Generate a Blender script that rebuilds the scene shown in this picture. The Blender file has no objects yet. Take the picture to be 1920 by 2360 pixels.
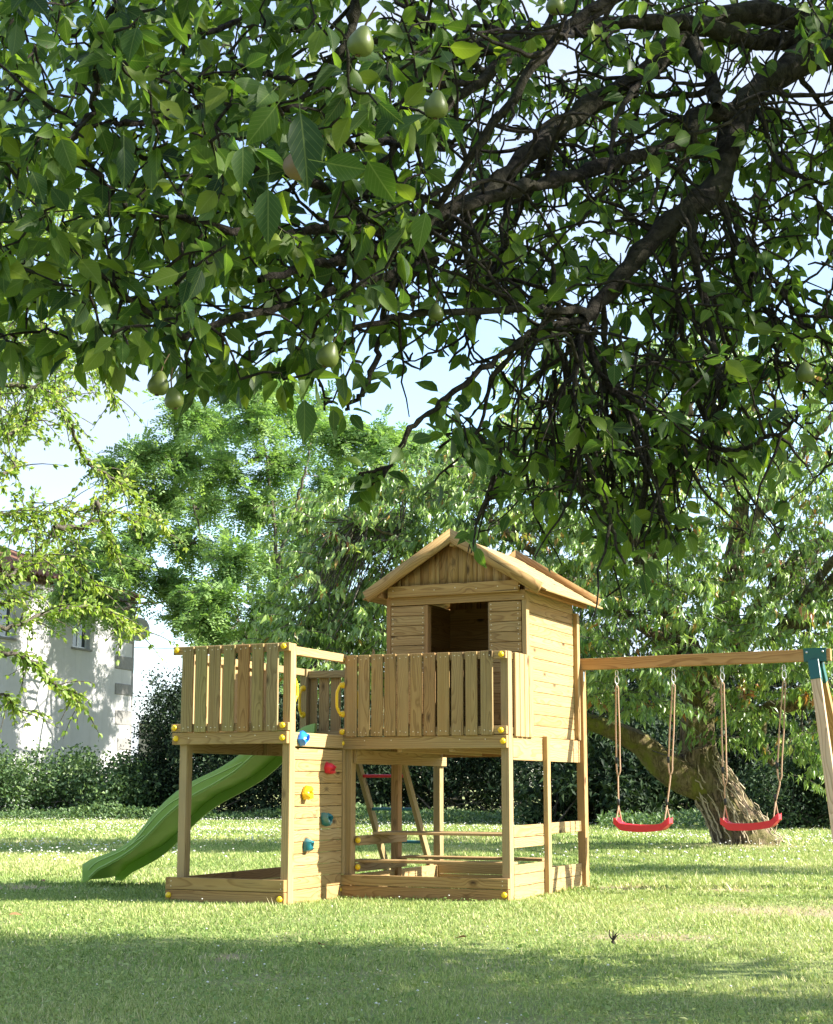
import bpy, bmesh, math, random
import numpy as np
from mathutils import Matrix, Vector, Euler

random.seed(7)
RNG = np.random.default_rng(11)
C = bpy.context.scene.collection
SC = bpy.context.scene

# ------------------------------------------------------------------ camera
PITCH = math.atan(630 / 3600.0)
EYE = np.array([0.0, 0.0, 0.923])
cam = bpy.data.cameras.new('camera')
cam.sensor_fit = 'HORIZONTAL'; cam.sensor_width = 36.0; cam.lens = 36.0 * 3600 / 1920
cam.clip_start = 0.05; cam.clip_end = 4000
camo = bpy.data.objects.new('camera', cam); C.objects.link(camo)
camo.location = EYE; camo.rotation_euler = (math.pi / 2 + PITCH, 0, 0)
SC.camera = camo

# ------------------------------------------------------------------ sky, sun, exposure
SUN_EL = math.radians(33.0)
SUN_H = np.array([0.989, -0.146]); SUN_H = SUN_H / np.linalg.norm(SUN_H)
SUN = np.array([SUN_H[0] * math.cos(SUN_EL), SUN_H[1] * math.cos(SUN_EL), math.sin(SUN_EL)])
w = bpy.data.worlds.new('World'); SC.world = w; w.use_nodes = True
nt = w.node_tree; N = nt.nodes; LK = nt.links
for n in list(N): N.remove(n)
out = N.new('ShaderNodeOutputWorld'); bg = N.new('ShaderNodeBackground')
sky = N.new('ShaderNodeTexSky'); sky.sky_type = 'NISHITA'; sky.sun_disc = False
sky.sun_elevation = SUN_EL; sky.sun_rotation = math.atan2(SUN_H[0], SUN_H[1])
sky.altitude = 50; sky.air_density = 1.0; sky.dust_density = 0.6; sky.ozone_density = 1.6
tc = N.new('ShaderNodeTexCoord'); mp = N.new('ShaderNodeMapping'); mp.inputs['Scale'].default_value = (1.0, 1.0, 2.6)
mp.inputs['Location'].default_value = (0.35, 0.2, 0.1)
no = N.new('ShaderNodeTexNoise'); no.inputs['Scale'].default_value = 2.3; no.inputs['Detail'].default_value = 7; no.inputs['Roughness'].default_value = 0.55
rp = N.new('ShaderNodeValToRGB'); rp.color_ramp.elements[0].position = 0.40; rp.color_ramp.elements[1].position = 0.62
rp.color_ramp.elements[0].color = (0.0, 0.0, 0.0, 1); rp.color_ramp.elements[1].color = (0.92, 0.92, 0.92, 1)
mx = N.new('ShaderNodeMix'); mx.data_type = 'RGBA'
LK.new(tc.outputs['Generated'], mp.inputs['Vector']); LK.new(mp.outputs['Vector'], no.inputs['Vector'])
LK.new(no.outputs['Fac'], rp.inputs['Fac']); LK.new(rp.outputs['Color'], mx.inputs[0])
LK.new(sky.outputs['Color'], mx.inputs[6]); mx.inputs[7].default_value = (2.0, 2.28, 2.85, 1)
LK.new(mx.outputs[2], bg.inputs['Color']); bg.inputs['Strength'].default_value = 0.125
LK.new(bg.outputs['Background'], out.inputs['Surface'])
sl = bpy.data.lights.new('sun', 'SUN'); sl.energy = 4.9; sl.angle = math.radians(0.5); sl.color = (1.0, 0.94, 0.84)
so = bpy.data.objects.new('sun', sl); C.objects.link(so)
so.rotation_euler = Vector(SUN).to_track_quat('Z', 'Y').to_euler(); so.location = (30, -5, 25)
SC.view_settings.view_transform = 'Standard'; SC.view_settings.look = 'None'
SC.view_settings.exposure = 1.82; SC.view_settings.gamma = 1.0; SC.view_settings.use_curve_mapping = False
SC.render.engine = 'CYCLES'
cy = SC.cycles; cy.use_denoising = True; cy.max_bounces = 8; cy.diffuse_bounces = 4; cy.glossy_bounces = 2
cy.transmission_bounces = 4; cy.transparent_max_bounces = 4; cy.sample_clamp_indirect = 6.0

# ------------------------------------------------------------------ helpers
def ray(px, py):
    x = (px - 960) / 3600.0; y = -(py - 1180) / 3600.0
    return np.array([x, math.cos(PITCH) - y * math.sin(PITCH), math.sin(PITCH) + y * math.cos(PITCH)])
def at(px, py, Y):
    """world point seen in that direction at ground distance Y"""
    r = ray(px, py); return EYE + r * (Y / r[1])
def to_px(P):
    d = np.asarray(P) - EYE
    z = d[..., 1] * math.cos(PITCH) + d[..., 2] * math.sin(PITCH)
    y = -d[..., 1] * math.sin(PITCH) + d[..., 2] * math.cos(PITCH)
    return 960 + 3600 * d[..., 0] / z, 1180 - 3600 * y / z

def tag(o, label=None, cat=None, group=None, kind=None):
    if label: o['label'] = label
    if cat: o['category'] = cat
    if group: o['group'] = group
    if kind: o['kind'] = kind
    return o
def link(name, me, mat=None, parent=None, M=None):
    o = bpy.data.objects.new(name, me); C.objects.link(o)
    if mat is not None and me is not None and not me.materials: me.materials.append(mat)
    if parent is not None: o.parent = parent
    if M is not None: o.matrix_local = M
    return o
def empty(name, loc, rz=0.0, label=None, cat=None, group=None):
    o = bpy.data.objects.new(name, None); C.objects.link(o)
    o.location = loc; o.rotation_euler = (0, 0, rz); o.empty_display_size = 0.2
    return tag(o, label, cat, group)

def np_mesh(name, V, F, smooth=False, tint=None):
    """V (n,3), F (m,k) all faces of k corners, or list of such arrays"""
    me = bpy.data.meshes.new(name)
    Fs = F if isinstance(F, list) else [F]
    Fs = [np.asarray(f, dtype=np.int32) for f in Fs if len(f)]
    V = np.asarray(V, dtype=np.float32)
    me.vertices.add(len(V)); me.vertices.foreach_set('co', V.ravel())
    nl = sum(f.size for f in Fs); npoly = sum(len(f) for f in Fs)
    me.loops.add(nl); me.polygons.add(npoly)
    me.loops.foreach_set('vertex_index', np.concatenate([f.ravel() for f in Fs]))
    starts = []; s = 0
    for f in Fs:
        k = f.shape[1]; starts.append(s + np.arange(len(f), dtype=np.int32) * k); s += f.size
    me.polygons.foreach_set('loop_start', np.concatenate(starts).astype(np.int32))
    if smooth: me.polygons.foreach_set('use_smooth', np.ones(npoly, dtype=bool))
    if tint is not None:
        a = me.attributes.new('tint', 'FLOAT', 'POINT'); a.data.foreach_set('value', np.asarray(tint, dtype=np.float32))
    me.update(); me.validate()
    return me

def bm_mesh(name, bm, smooth=False):
    me = bpy.data.meshes.new(name); bm.to_mesh(me); bm.free()
    if smooth:
        for p in me.polygons: p.use_smooth = True
    return me
def auto_smooth(me, deg=35):
    me.set_sharp_from_angle(angle=math.radians(deg))
    return me

def norm(v):
    v = np.asarray(v, dtype=float); return v / np.maximum(np.linalg.norm(v, axis=-1, keepdims=True), 1e-9)

def smooth_path(pts, n):
    """Catmull-Rom resample of a polyline"""
    P = np.asarray(pts, dtype=float)
    if len(P) == 2:
        t = np.linspace(0, 1, n)[:, None]; return P[0] * (1 - t) + P[1] * t
    Q = np.vstack([2 * P[0] - P[1], P, 2 * P[-1] - P[-2]])
    ts = np.linspace(0, len(P) - 1 - 1e-6, n); out = []
    for t in ts:
        i = int(t); u = t - i; a, b, c, d = Q[i], Q[i + 1], Q[i + 2], Q[i + 3]
        out.append(0.5 * ((2 * b) + (-a + c) * u + (2 * a - 5 * b + 4 * c - d) * u * u + (-a + 3 * b - 3 * c + d) * u ** 3))
    return np.array(out)

class Tubes:
    """collects tapered tubes into one mesh"""
    def __init__(s): s.V = []; s.F = []; s.n = 0
    def add(s, path, rad, sides=6, jit=0.0, rng=RNG, cap=True):
        P = np.asarray(path, dtype=float); k = len(P)
        R = np.broadcast_to(np.asarray(rad, dtype=float), (k,)) if np.ndim(rad) else np.full(k, float(rad))
        T = norm(np.gradient(P, axis=0))
        up = np.array([0, 0, 1.0]) if abs(T[0][2]) < 0.9 else np.array([1.0, 0, 0])
        a = norm(np.cross(T[0], up)); A = []
        for i in range(k):
            a = a - T[i] * np.dot(a, T[i]); a = norm(a); A.append(a)
        A = np.array(A); B = np.cross(T, A)
        th = np.linspace(0, 2 * np.pi, sides, endpoint=False)
        rr = R[:, None] * (1 + (jit * rng.standard_normal((k, sides)) if jit else 0))
        V = P[:, None, :] + rr[..., None] * (np.cos(th)[None, :, None] * A[:, None, :] + np.sin(th)[None, :, None] * B[:, None, :])
        s.V.append(V.reshape(-1, 3))
        i = np.arange(k - 1)[:, None] * sides; j = np.arange(sides)[None, :]; j2 = (j + 1) % sides
        s.F.append((np.stack([i + j, i + j2, i + sides + j2, i + sides + j], -1).reshape(-1, 4)) + s.n)
        s.n += k * sides
        return s
    def mesh(s, name, smooth=True):
        return np_mesh(name, np.vstack(s.V), np.vstack(s.F), smooth)

# leaf templates: columns side, along, up ; faces triangles/quads
def leaf_template(kind):
    if kind == 'pear':      # broad ovate leaf with petiole, folded along the midrib
        along = [0.0, 0.18, 0.42, 0.7, 0.9]; half = [0.03, 0.36, 0.5, 0.36, 0.14]
        V = []; F3 = []; F4 = []
        for a, h in zip(along, half):
            droop = -0.16 * a * a
            V += [(-h, a, 0.10 * h * 2 + droop), (0, a, droop), (h, a, 0.10 * h * 2 + droop)]
        V.append((0, 1.04, -0.19)); tip = len(V) - 1
        for i in range(4):
            b = 3 * i; F4 += [(b, b + 1, b + 4, b + 3), (b + 1, b + 2, b + 5, b + 4)]
        b = 12; F3 += [(b, b + 1, tip), (b + 1, b + 2, tip)]
        p = len(V); V += [(-0.016, 0, 0.0), (0.016, 0, 0.0), (0.014, -0.4, 0.05), (-0.014, -0.4, 0.05)]
        F4.append((p, p + 3, p + 2, p + 1))
        return np.array(V, float), [np.array(F4), np.array(F3)]
    if kind == 'oval':      # small leaf, 4 triangles
        V = [(0, 0, 0), (-0.5, 0.45, 0.12), (0.5, 0.45, 0.12), (0, 0.5, 0), (0, 1, -0.08)]
        F = [(0, 3, 1), (0, 2, 3), (1, 3, 4), (3, 2, 4)]
        return np.array(V, float), [np.array(F)]
    if kind == 'lance':     # long drooping leaf, 6 triangles
        V = [(0, 0, 0), (-0.5, 0.4, 0.12), (0.5, 0.4, 0.12), (0, 0.45, 0), (0, 1, -0.28)]
        return np.array(V, float), [np.array([(0, 3, 1), (0, 2, 3), (1, 3, 4), (3, 2, 4)])]
    if kind == 'diamond':
        V = [(0, 0, 0), (-0.5, 0.5, 0.06), (0.5, 0.5, 0.06), (0, 1, -0.05)]
        return np.array(V, float), [np.array([(0, 2, 1), (1, 2, 3)])]
TEMPL = {k: leaf_template(k) for k in ('pear', 'oval', 'lance', 'diamond')}

def leaf_cloud(name, pos, tip, nrm, L, W, kind, tint):
    V0, F0 = TEMPL[kind]; n = len(pos); k = len(V0)
    tip = norm(tip); nrm = nrm - tip * np.sum(nrm * tip, 1, keepdims=True); nrm = norm(nrm)
    side = np.cross(tip, nrm)
    L = np.broadcast_to(L, (n,)); W = np.broadcast_to(W, (n,))
    V = (pos[:, None, :] + V0[None, :, 0, None] * W[:, None, None] * side[:, None, :]
         + V0[None, :, 1, None] * L[:, None, None] * tip[:, None, :] + V0[None, :, 2, None] * L[:, None, None] * nrm[:, None, :])
    Fs = [(f[None] + (np.arange(n) * k)[:, None, None]).reshape(-1, f.shape[1]) for f in F0]
    me = np_mesh(name, V.reshape(-1, 3), Fs, kind == 'pear', np.repeat(tint, k))
    if kind == 'pear':
        for nm, c in (('lx', 0), ('ly', 1)):
            a = me.attributes.new(nm, 'FLOAT', 'POINT'); a.data.foreach_set('value', np.tile(V0[:, c], n).astype(np.float32))
    return me

def rand_dirs(n, rng=RNG):
    return norm(rng.standard_normal((n, 3)))

# ------------------------------------------------------------------ materials
def new_mat(name):
    m = bpy.data.materials.new(name); m.use_nodes = True
    t = m.node_tree; t.nodes.clear()
    o = t.nodes.new('ShaderNodeOutputMaterial')
    return m, t, o
class NB:
    """small node builder"""
    def __init__(s, t): s.t = t
    def n(s, typ, **kw):
        x = s.t.nodes.new(typ)
        for k, v in kw.items(): setattr(x, k, v)
        return x
    def l(s, a, b): s.t.links.new(a, b)
    def val(s, sock, v):
        if isinstance(v, (int, float)): sock.default_value = v
        elif isinstance(v, (tuple, list)): sock.default_value = v
        else: s.l(v, sock)
    def math(s, op, a, b=0.0, clamp=False):
        x = s.n('ShaderNodeMath', operation=op, use_clamp=clamp); s.val(x.inputs[0], a); s.val(x.inputs[1], b); return x.outputs[0]
    def vmath(s, op, a, b=(0, 0, 0)):
        x = s.n('ShaderNodeVectorMath', operation=op); s.val(x.inputs[0], a); s.val(x.inputs[1], b); return x.outputs[0]
    def mix(s, f, a, b, blend='MIX'):
        x = s.n('ShaderNodeMix', data_type='RGBA', blend_type=blend); s.val(x.inputs[0], f); s.val(x.inputs[6], a); s.val(x.inputs[7], b); return x.outputs[2]
    def ramp(s, f, stops):
        x = s.n('ShaderNodeValToRGB'); e = x.color_ramp.elements
        while len(e) < len(stops): e.new(0.5)
        for q, (p, c) in zip(e, stops): q.position = p; q.color = (*c, 1) if len(c) == 3 else c
        s.val(x.inputs[0], f); return x.outputs[0]
    def noise(s, vec, scale, detail=4, rough=0.5, dist=0.0):
        x = s.n('ShaderNodeTexNoise'); s.val(x.inputs['Vector'], vec); x.inputs['Scale'].default_value = scale
        x.inputs['Detail'].default_value = detail; x.inputs['Roughness'].default_value = rough; x.inputs['Distortion'].default_value = dist
        return x.outputs['Fac']
    def bsdf(s, color, rough=0.6, spec=0.3, normal=None):
        x = s.n('ShaderNodeBsdfPrincipled'); s.val(x.inputs['Base Color'], color); s.val(x.inputs['Roughness'], rough)
        x.inputs['Specular IOR Level'].default_value = spec
        if normal is not None: s.l(normal, x.inputs['Normal'])
        return x
    def bump(s, h, strength=0.3, dist=0.01):
        x = s.n('ShaderNodeBump'); x.inputs['Strength'].default_value = strength; x.inputs['Distance'].default_value = dist
        s.l(h, x.inputs['Height']); return x.outputs['Normal']

def wood_material(name, light, dark, knot, ringw=0.011, rough=0.75):
    m, t, o = new_mat(name); b = NB(t)
    tcn = b.n('ShaderNodeTexCoord'); oi = b.n('ShaderNodeObjectInfo')
    rnd = oi.outputs['Random']
    r2 = b.math('FRACT', b.math('MULTIPLY', rnd, 17.31)); r3 = b.math('FRACT', b.math('MULTIPLY', rnd, 91.7))
    off = b.n('ShaderNodeCombineXYZ'); b.val(off.inputs[0], b.math('MULTIPLY', rnd, 40.0)); b.val(off.inputs[1], b.math('MULTIPLY', r2, 13.0)); b.val(off.inputs[2], b.math('MULTIPLY', r3, 13.0))
    p = tcn.outputs['Object']; pr = b.vmath('ADD', p, off.outputs[0])
    lo = b.noise(b.vmath('MULTIPLY', pr, (1.1, 5, 5)), 1.0, 2, 0.5)
    vo = b.n('ShaderNodeTexVoronoi', feature='F1'); b.val(vo.inputs['Vector'], b.vmath('MULTIPLY', pr, (2.6, 5.5, 5.5))); vo.inputs['Scale'].default_value = 1.0
    d = vo.outputs['Distance']
    nearknot = b.math('SUBTRACT', 1.0, b.math('DIVIDE', d, 0.33), True); nearknot = b.math('MULTIPLY', nearknot, nearknot)
    s = b.n('ShaderNodeSeparateXYZ'); b.val(s.inputs[0], p)
    oy = b.math('MULTIPLY', b.math('SUBTRACT', r2, 0.5), 0.16); oz = b.math('ADD', b.math('MULTIPLY', r3, 0.09), 0.035)
    wob = b.math('MULTIPLY', b.math('SUBTRACT', lo, 0.5), 0.11)
    yy = b.math('ADD', b.math('ADD', s.outputs[1], oy), wob); zz = b.math('ADD', b.math('ADD', s.outputs[2], oz), wob)
    rr = b.math('SQRT', b.math('ADD', b.math('MULTIPLY', yy, yy), b.math('MULTIPLY', zz, zz)))
    rr = b.math('ADD', rr, b.math('MULTIPLY', nearknot, 0.035))
    fr = b.math('FRACT', b.math('DIVIDE', rr, ringw))
    ring = b.ramp(fr, [(0.0, (0, 0, 0)), (0.55, (0.25,) * 3), (0.88, (1, 1, 1)), (1.0, (0.1,) * 3)])
    fine = b.noise(b.vmath('MULTIPLY', pr, (4, 160, 160)), 1.0, 2, 0.6)
    streak = b.noise(b.vmath('MULTIPLY', pr, (0.9, 14, 14)), 1.0, 3, 0.6)
    fac = b.math('ADD', b.math('MULTIPLY', ring, 0.72), b.math('MULTIPLY', b.math('SUBTRACT', fine, 0.3), 0.45), True)
    col = b.mix(fac, light, dark)
    col = b.mix(b.math('MULTIPLY', b.math('SUBTRACT', streak, 0.38, True), 1.3, True), col, b.mix(1.0, col, (0.78, 0.62, 0.42, 1), 'MULTIPLY'))
    kn = b.ramp(d, [(0.06, (1, 1, 1)), (0.09, (0.6,) * 3), (0.16, (0, 0, 0))])
    col = b.mix(kn, col, knot)
    blot = b.noise(pr, 2.3, 3, 0.6)
    col = b.mix(b.math('MULTIPLY', b.math('SUBTRACT', blot, 0.45, True), 0.9, True), col, (0.30, 0.24, 0.11, 1))
    ck = b.noise(b.vmath('MULTIPLY', pr, (2.2, 75, 75)), 1.0, 1, 0.4, 0.4)
    col = b.mix(b.math('MULTIPLY', b.ramp(ck, [(0.70, (0, 0, 0)), (0.76, (1, 1, 1))]), 0.75), col, (0.07, 0.045, 0.022, 1))
    grim = b.noise(b.vmath('MULTIPLY', pr, (3, 9, 9)), 1.0, 5, 0.7)
    col = b.mix(b.math('MULTIPLY', b.math('SUBTRACT', grim, 0.5, True), 1.1, True), col, (0.20, 0.175, 0.115, 1))
    col = b.mix(1.0, col, oi.outputs['Color'], 'MULTIPLY')
    h = b.math('ADD', b.math('MULTIPLY', fine, 0.5), b.math('MULTIPLY', ring, 0.6))
    bs = b.bsdf(col, rough, 0.25, b.bump(h, 0.25, 0.003))
    b.l(bs.outputs[0], o.inputs[0]); return m
M_WOOD = wood_material('treated_pine', (0.45, 0.33, 0.175, 1), (0.225, 0.142, 0.064, 1), (0.06, 0.034, 0.017, 1))

def plain(name, col, rough=0.5, spec=0.4, var=0.08, scale=30, metal=0.0, trans=0.0):
    m, t, o = new_mat(name); b = NB(t)
    tcn = b.n('ShaderNodeTexCoord')
    nz = b.noise(tcn.outputs['Object'], scale, 4, 0.6)
    c = b.mix(nz, tuple(x * (1 - var) for x in col[:3]) + (1,), tuple(min(1, x * (1 + var)) for x in col[:3]) + (1,))
    bs = b.bsdf(c, rough, spec, b.bump(nz, 0.08, 0.002)); bs.inputs['Metallic'].default_value = metal
    if trans > 0:
        tr = b.n('ShaderNodeBsdfTranslucent'); b.val(tr.inputs[0], c); ms = b.n('ShaderNodeMixShader'); ms.inputs[0].default_value = trans
        b.l(bs.outputs[0], ms.inputs[1]); b.l(tr.outputs[0], ms.inputs[2]); b.l(ms.outputs[0], o.inputs[0])
    else: b.l(bs.outputs[0], o.inputs[0])
    return m

def leaf_material(name, stops, trans=0.4, rough=0.45, spec=0.4, tr_col=(1.25, 1.35, 0.6), veins=False):
    m, t, o = new_mat(name); b = NB(t)
    at_ = b.n('ShaderNodeAttribute'); at_.attribute_name = 'tint'
    col = b.ramp(at_.outputs['Fac'], stops)
    if veins:
        ax_ = b.n('ShaderNodeAttribute'); ax_.attribute_name = 'lx'; ay_ = b.n('ShaderNodeAttribute'); ay_.attribute_name = 'ly'
        xx = b.math('ABSOLUTE', ax_.outputs['Fac']); mid = b.math('SUBTRACT', 1.0, b.math('DIVIDE', xx, 0.035), True)
        sv = b.math('FRACT', b.math('MULTIPLY', b.math('SUBTRACT', ay_.outputs['Fac'], b.math('MULTIPLY', xx, 0.75)), 8.0))
        sv = b.math('MULTIPLY', b.math('SUBTRACT', 1.0, b.math('DIVIDE', b.math('ABSOLUTE', b.math('SUBTRACT', sv, 0.5)), 0.09), True), 0.4)
        tcn = b.n('ShaderNodeTexCoord'); bl = b.noise(tcn.outputs['Object'], 55.0, 4, 0.65)
        col = b.mix(b.math('MULTIPLY', bl, 0.5), col, b.mix(1.0, col, (0.55, 0.62, 0.6, 1), 'MULTIPLY'))
        col = b.mix(b.math('MAXIMUM', b.math('MULTIPLY', mid, 0.75), sv), col, b.mix(0.5, col, (0.30, 0.36, 0.12, 1)))
        sp = b.noise(tcn.outputs['Object'], 95.0, 2, 0.5)
        col = b.mix(b.ramp(sp, [(0.72, (0, 0, 0)), (0.75, (1, 1, 1))]), col, (0.07, 0.05, 0.02, 1))
    geo = b.n('ShaderNodeNewGeometry')
    back = b.mix(geo.outputs['Backfacing'], col, b.mix(0.35, col, (0.16, 0.22, 0.12, 1)))
    bs = b.bsdf(back, rough, spec)
    tr = b.n('ShaderNodeBsdfTranslucent'); b.l(b.mix(1.0, col, (*tr_col, 1), 'MULTIPLY'), tr.inputs[0])
    ms = b.n('ShaderNodeMixShader'); ms.inputs[0].default_value = trans
    b.l(bs.outputs[0], ms.inputs[1]); b.l(tr.outputs[0], ms.inputs[2]); b.l(ms.outputs[0], o.inputs[0])
    return m
M_PEAR = leaf_material('pear_leaf', [(0.0, (0.014, 0.040, 0.017)), (0.35, (0.05, 0.105, 0.020)), (0.7, (0.125, 0.20, 0.022)), (1.0, (0.22, 0.27, 0.035))], 0.55, 0.5, 0.3, (1.25, 1.35, 0.6), True)
M_PLUM = leaf_material('plum_leaf', [(0.0, (0.085, 0.155, 0.03)), (0.5, (0.205, 0.31, 0.055)), (1.0, (0.40, 0.45, 0.085))], 0.42, 0.5, 0.35)
M_ROBIN = leaf_material('feathery_leaf', [(0.0, (0.085, 0.175, 0.055)), (0.5, (0.195, 0.32, 0.105)), (1.0, (0.33, 0.45, 0.17))], 0.4, 0.5, 0.3)
M_CHERRY = leaf_material('drooping_leaf', [(0.0, (0.065, 0.135, 0.03)), (0.5, (0.185, 0.29, 0.07)), (0.92, (0.40, 0.50, 0.17)), (0.96, (0.36, 0.34, 0.07)), (1.0, (0.42, 0.17, 0.06))], 0.32, 0.33, 0.5)
M_BUSH = leaf_material('bush_leaf', [(0.0, (0.025, 0.055, 0.018)), (0.6, (0.065, 0.125, 0.038)), (1.0, (0.15, 0.22, 0.07))], 0.25, 0.5, 0.35)
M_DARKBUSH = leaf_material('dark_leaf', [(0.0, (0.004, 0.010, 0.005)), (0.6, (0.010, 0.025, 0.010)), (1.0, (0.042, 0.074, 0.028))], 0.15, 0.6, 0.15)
M_GRASS = leaf_material('grass_blade', [(0.0, (0.14, 0.23, 0.055)), (0.4, (0.34, 0.42, 0.13)), (0.75, (0.50, 0.51, 0.22)), (1.0, (0.70, 0.60, 0.40))], 0.3, 0.55, 0.2, (1.1, 1.15, 0.7))

def bark_material(name, c1, c2, moss, mossamt=0.4, scale=(9, 9, 2.2)):
    m, t, o = new_mat(name); b = NB(t)
    tcn = b.n('ShaderNodeTexCoord'); p = tcn.outputs['Object']
    n1 = b.noise(b.vmath('MULTIPLY', p, scale), 2.0, 8, 0.7, 0.6); n2 = b.noise(p, 3.0, 5, 0.6)
    n3 = b.noise(p, 40.0, 3, 0.6)
    col = b.mix(b.ramp(n1, [(0.41, (0, 0, 0)), (0.58, (1, 1, 1))]), c1, c2)
    col = b.mix(b.math('MULTIPLY', b.ramp(n2, [(0.45, (0, 0, 0)), (0.62, (1, 1, 1))]), mossamt), col, moss)
    hh = b.math('ADD', n1, b.math('MULTIPLY', n3, 0.3))
    bs = b.bsdf(col, 0.9, 0.15, b.bump(hh, 0.9, 0.05)); b.l(bs.outputs[0], o.inputs[0]); return m
M_BARKP = bark_material('pear_bark', (0.012, 0.0095, 0.008, 1), (0.05, 0.042, 0.034, 1), (0.045, 0.047, 0.025, 1), 0.45, (14, 14, 14))
M_BARKC = bark_material('ivy_bark', (0.05, 0.036, 0.024, 1), (0.22, 0.165, 0.105, 1), (0.13, 0.14, 0.03, 1), 0.5)
M_BARKR = bark_material('thin_bark', (0.06, 0.05, 0.04, 1), (0.16, 0.14, 0.11, 1), (0.07, 0.08, 0.04, 1), 0.3)
M_BARKM = bark_material('mossy_bark', (0.09, 0.07, 0.035, 1), (0.2, 0.16, 0.08, 1), (0.16, 0.17, 0.03, 1), 0.95)

M_YELLOW = plain('yellow_plastic', (0.85, 0.55, 0.015), 0.35, 0.5, 0.05)
M_RED = plain('red_plastic', (0.60, 0.018, 0.04), 0.38, 0.5, 0.06)
M_BLUE = plain('blue_plastic', (0.02, 0.22, 0.75), 0.3, 0.6, 0.1)
M_TEAL = plain('teal_plastic', (0.01, 0.14, 0.17), 0.28, 0.6, 0.1)
M_SLIDE = plain('green_plastic', (0.29, 0.47, 0.10), 0.36, 0.5, 0.07, 6, 0, 0.3)
M_SLIDE2 = plain('edge_highlight_line', (0.40, 0.58, 0.20), 0.35, 0.5, 0.05)  # same green plastic, lightened to paint light caught on the raised edges
M_BRACKET = plain('green_metal', (0.005, 0.085, 0.075), 0.4, 0.5, 0.1)
M_METAL = plain('zinc_metal', (0.62, 0.64, 0.66), 0.32, 0.5, 0.1, 40, 0.85)
M_ROPE = plain('rope_fibre', (0.45, 0.30, 0.20), 0.85, 0.1, 0.5, 220)
M_BLACK = plain('black_plastic', (0.012, 0.012, 0.013), 0.4, 0.4, 0.1)
M_SCREW = plain('screw_head', (0.75, 0.68, 0.52), 0.35, 0.5, 0.1, 40, 0.5)
M_PEARF = plain('pear_skin', (0.10, 0.13, 0.028), 0.42, 0.4, 0.3, 25, 0, 0.1)
M_PEARB = plain('russet_pear_skin', (0.17, 0.12, 0.06), 0.5, 0.3, 0.25, 25, 0, 0.1)
M_STALK = plain('fruit_stalk', (0.10, 0.07, 0.04), 0.8, 0.2, 0.2)
M_WHITEFL = plain('white_petal', (0.82, 0.82, 0.76), 0.8, 0.1, 0.06, 20, 0, 0.25)
M_DRY = plain('dry_leaf', (0.30, 0.17, 0.08), 0.8, 0.15, 0.35, 60, 0, 0.15)
M_TWIG = plain('dead_twig', (0.045, 0.036, 0.03), 0.9, 0.1, 0.3)
M_GLASS = plain('window_glass', (0.03, 0.04, 0.045), 0.06, 0.9, 0.1)
M_WHITE = plain('white_pvc', (0.75, 0.76, 0.76), 0.4, 0.4, 0.05)
M_STONE = plain('grey_quoin_stone', (0.21, 0.205, 0.195), 0.9, 0.15, 0.35, 9)
M_SHED = plain('old_render', (0.36, 0.32, 0.27), 0.95, 0.1, 0.3, 3)
M_TILE = plain('clay_tile', (0.20, 0.105, 0.07), 0.85, 0.15, 0.4, 5)
M_GENOISE = plain('eave_tile', (0.21, 0.15, 0.10), 0.9, 0.15, 0.4, 8)
M_DISH = plain('dish_enamel', (0.42, 0.42, 0.41), 0.5, 0.4, 0.15)
M_WIRE = plain('cable', (0.02, 0.02, 0.02), 0.6, 0.3, 0.1)
M_SAND = plain('sandy_soil', (0.22, 0.17, 0.10), 0.95, 0.1, 0.4, 12)

def render_wall_material():
    m, t, o = new_mat('white_render'); b = NB(t)
    tcn = b.n('ShaderNodeTexCoord'); p = tcn.outputs['Object']
    n1 = b.noise(p, 1.1, 6, 0.65); n2 = b.noise(b.vmath('MULTIPLY', p, (4, 4, 0.35)), 1.0, 6, 0.7); n3 = b.noise(p, 25, 4, 0.6)
    col = b.mix(n1, (0.38, 0.38, 0.375, 1), (0.53, 0.525, 0.515, 1))
    col = b.mix(b.math('MULTIPLY', b.ramp(n2, [(0.52, (0, 0, 0)), (0.72, (1, 1, 1))]), 0.45), col, (0.30, 0.29, 0.27, 1))
    bs = b.bsdf(col, 0.92, 0.15, b.bump(n3, 0.4, 0.02)); b.l(bs.outputs[0], o.inputs[0]); return m
M_RENDER = render_wall_material()

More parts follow.
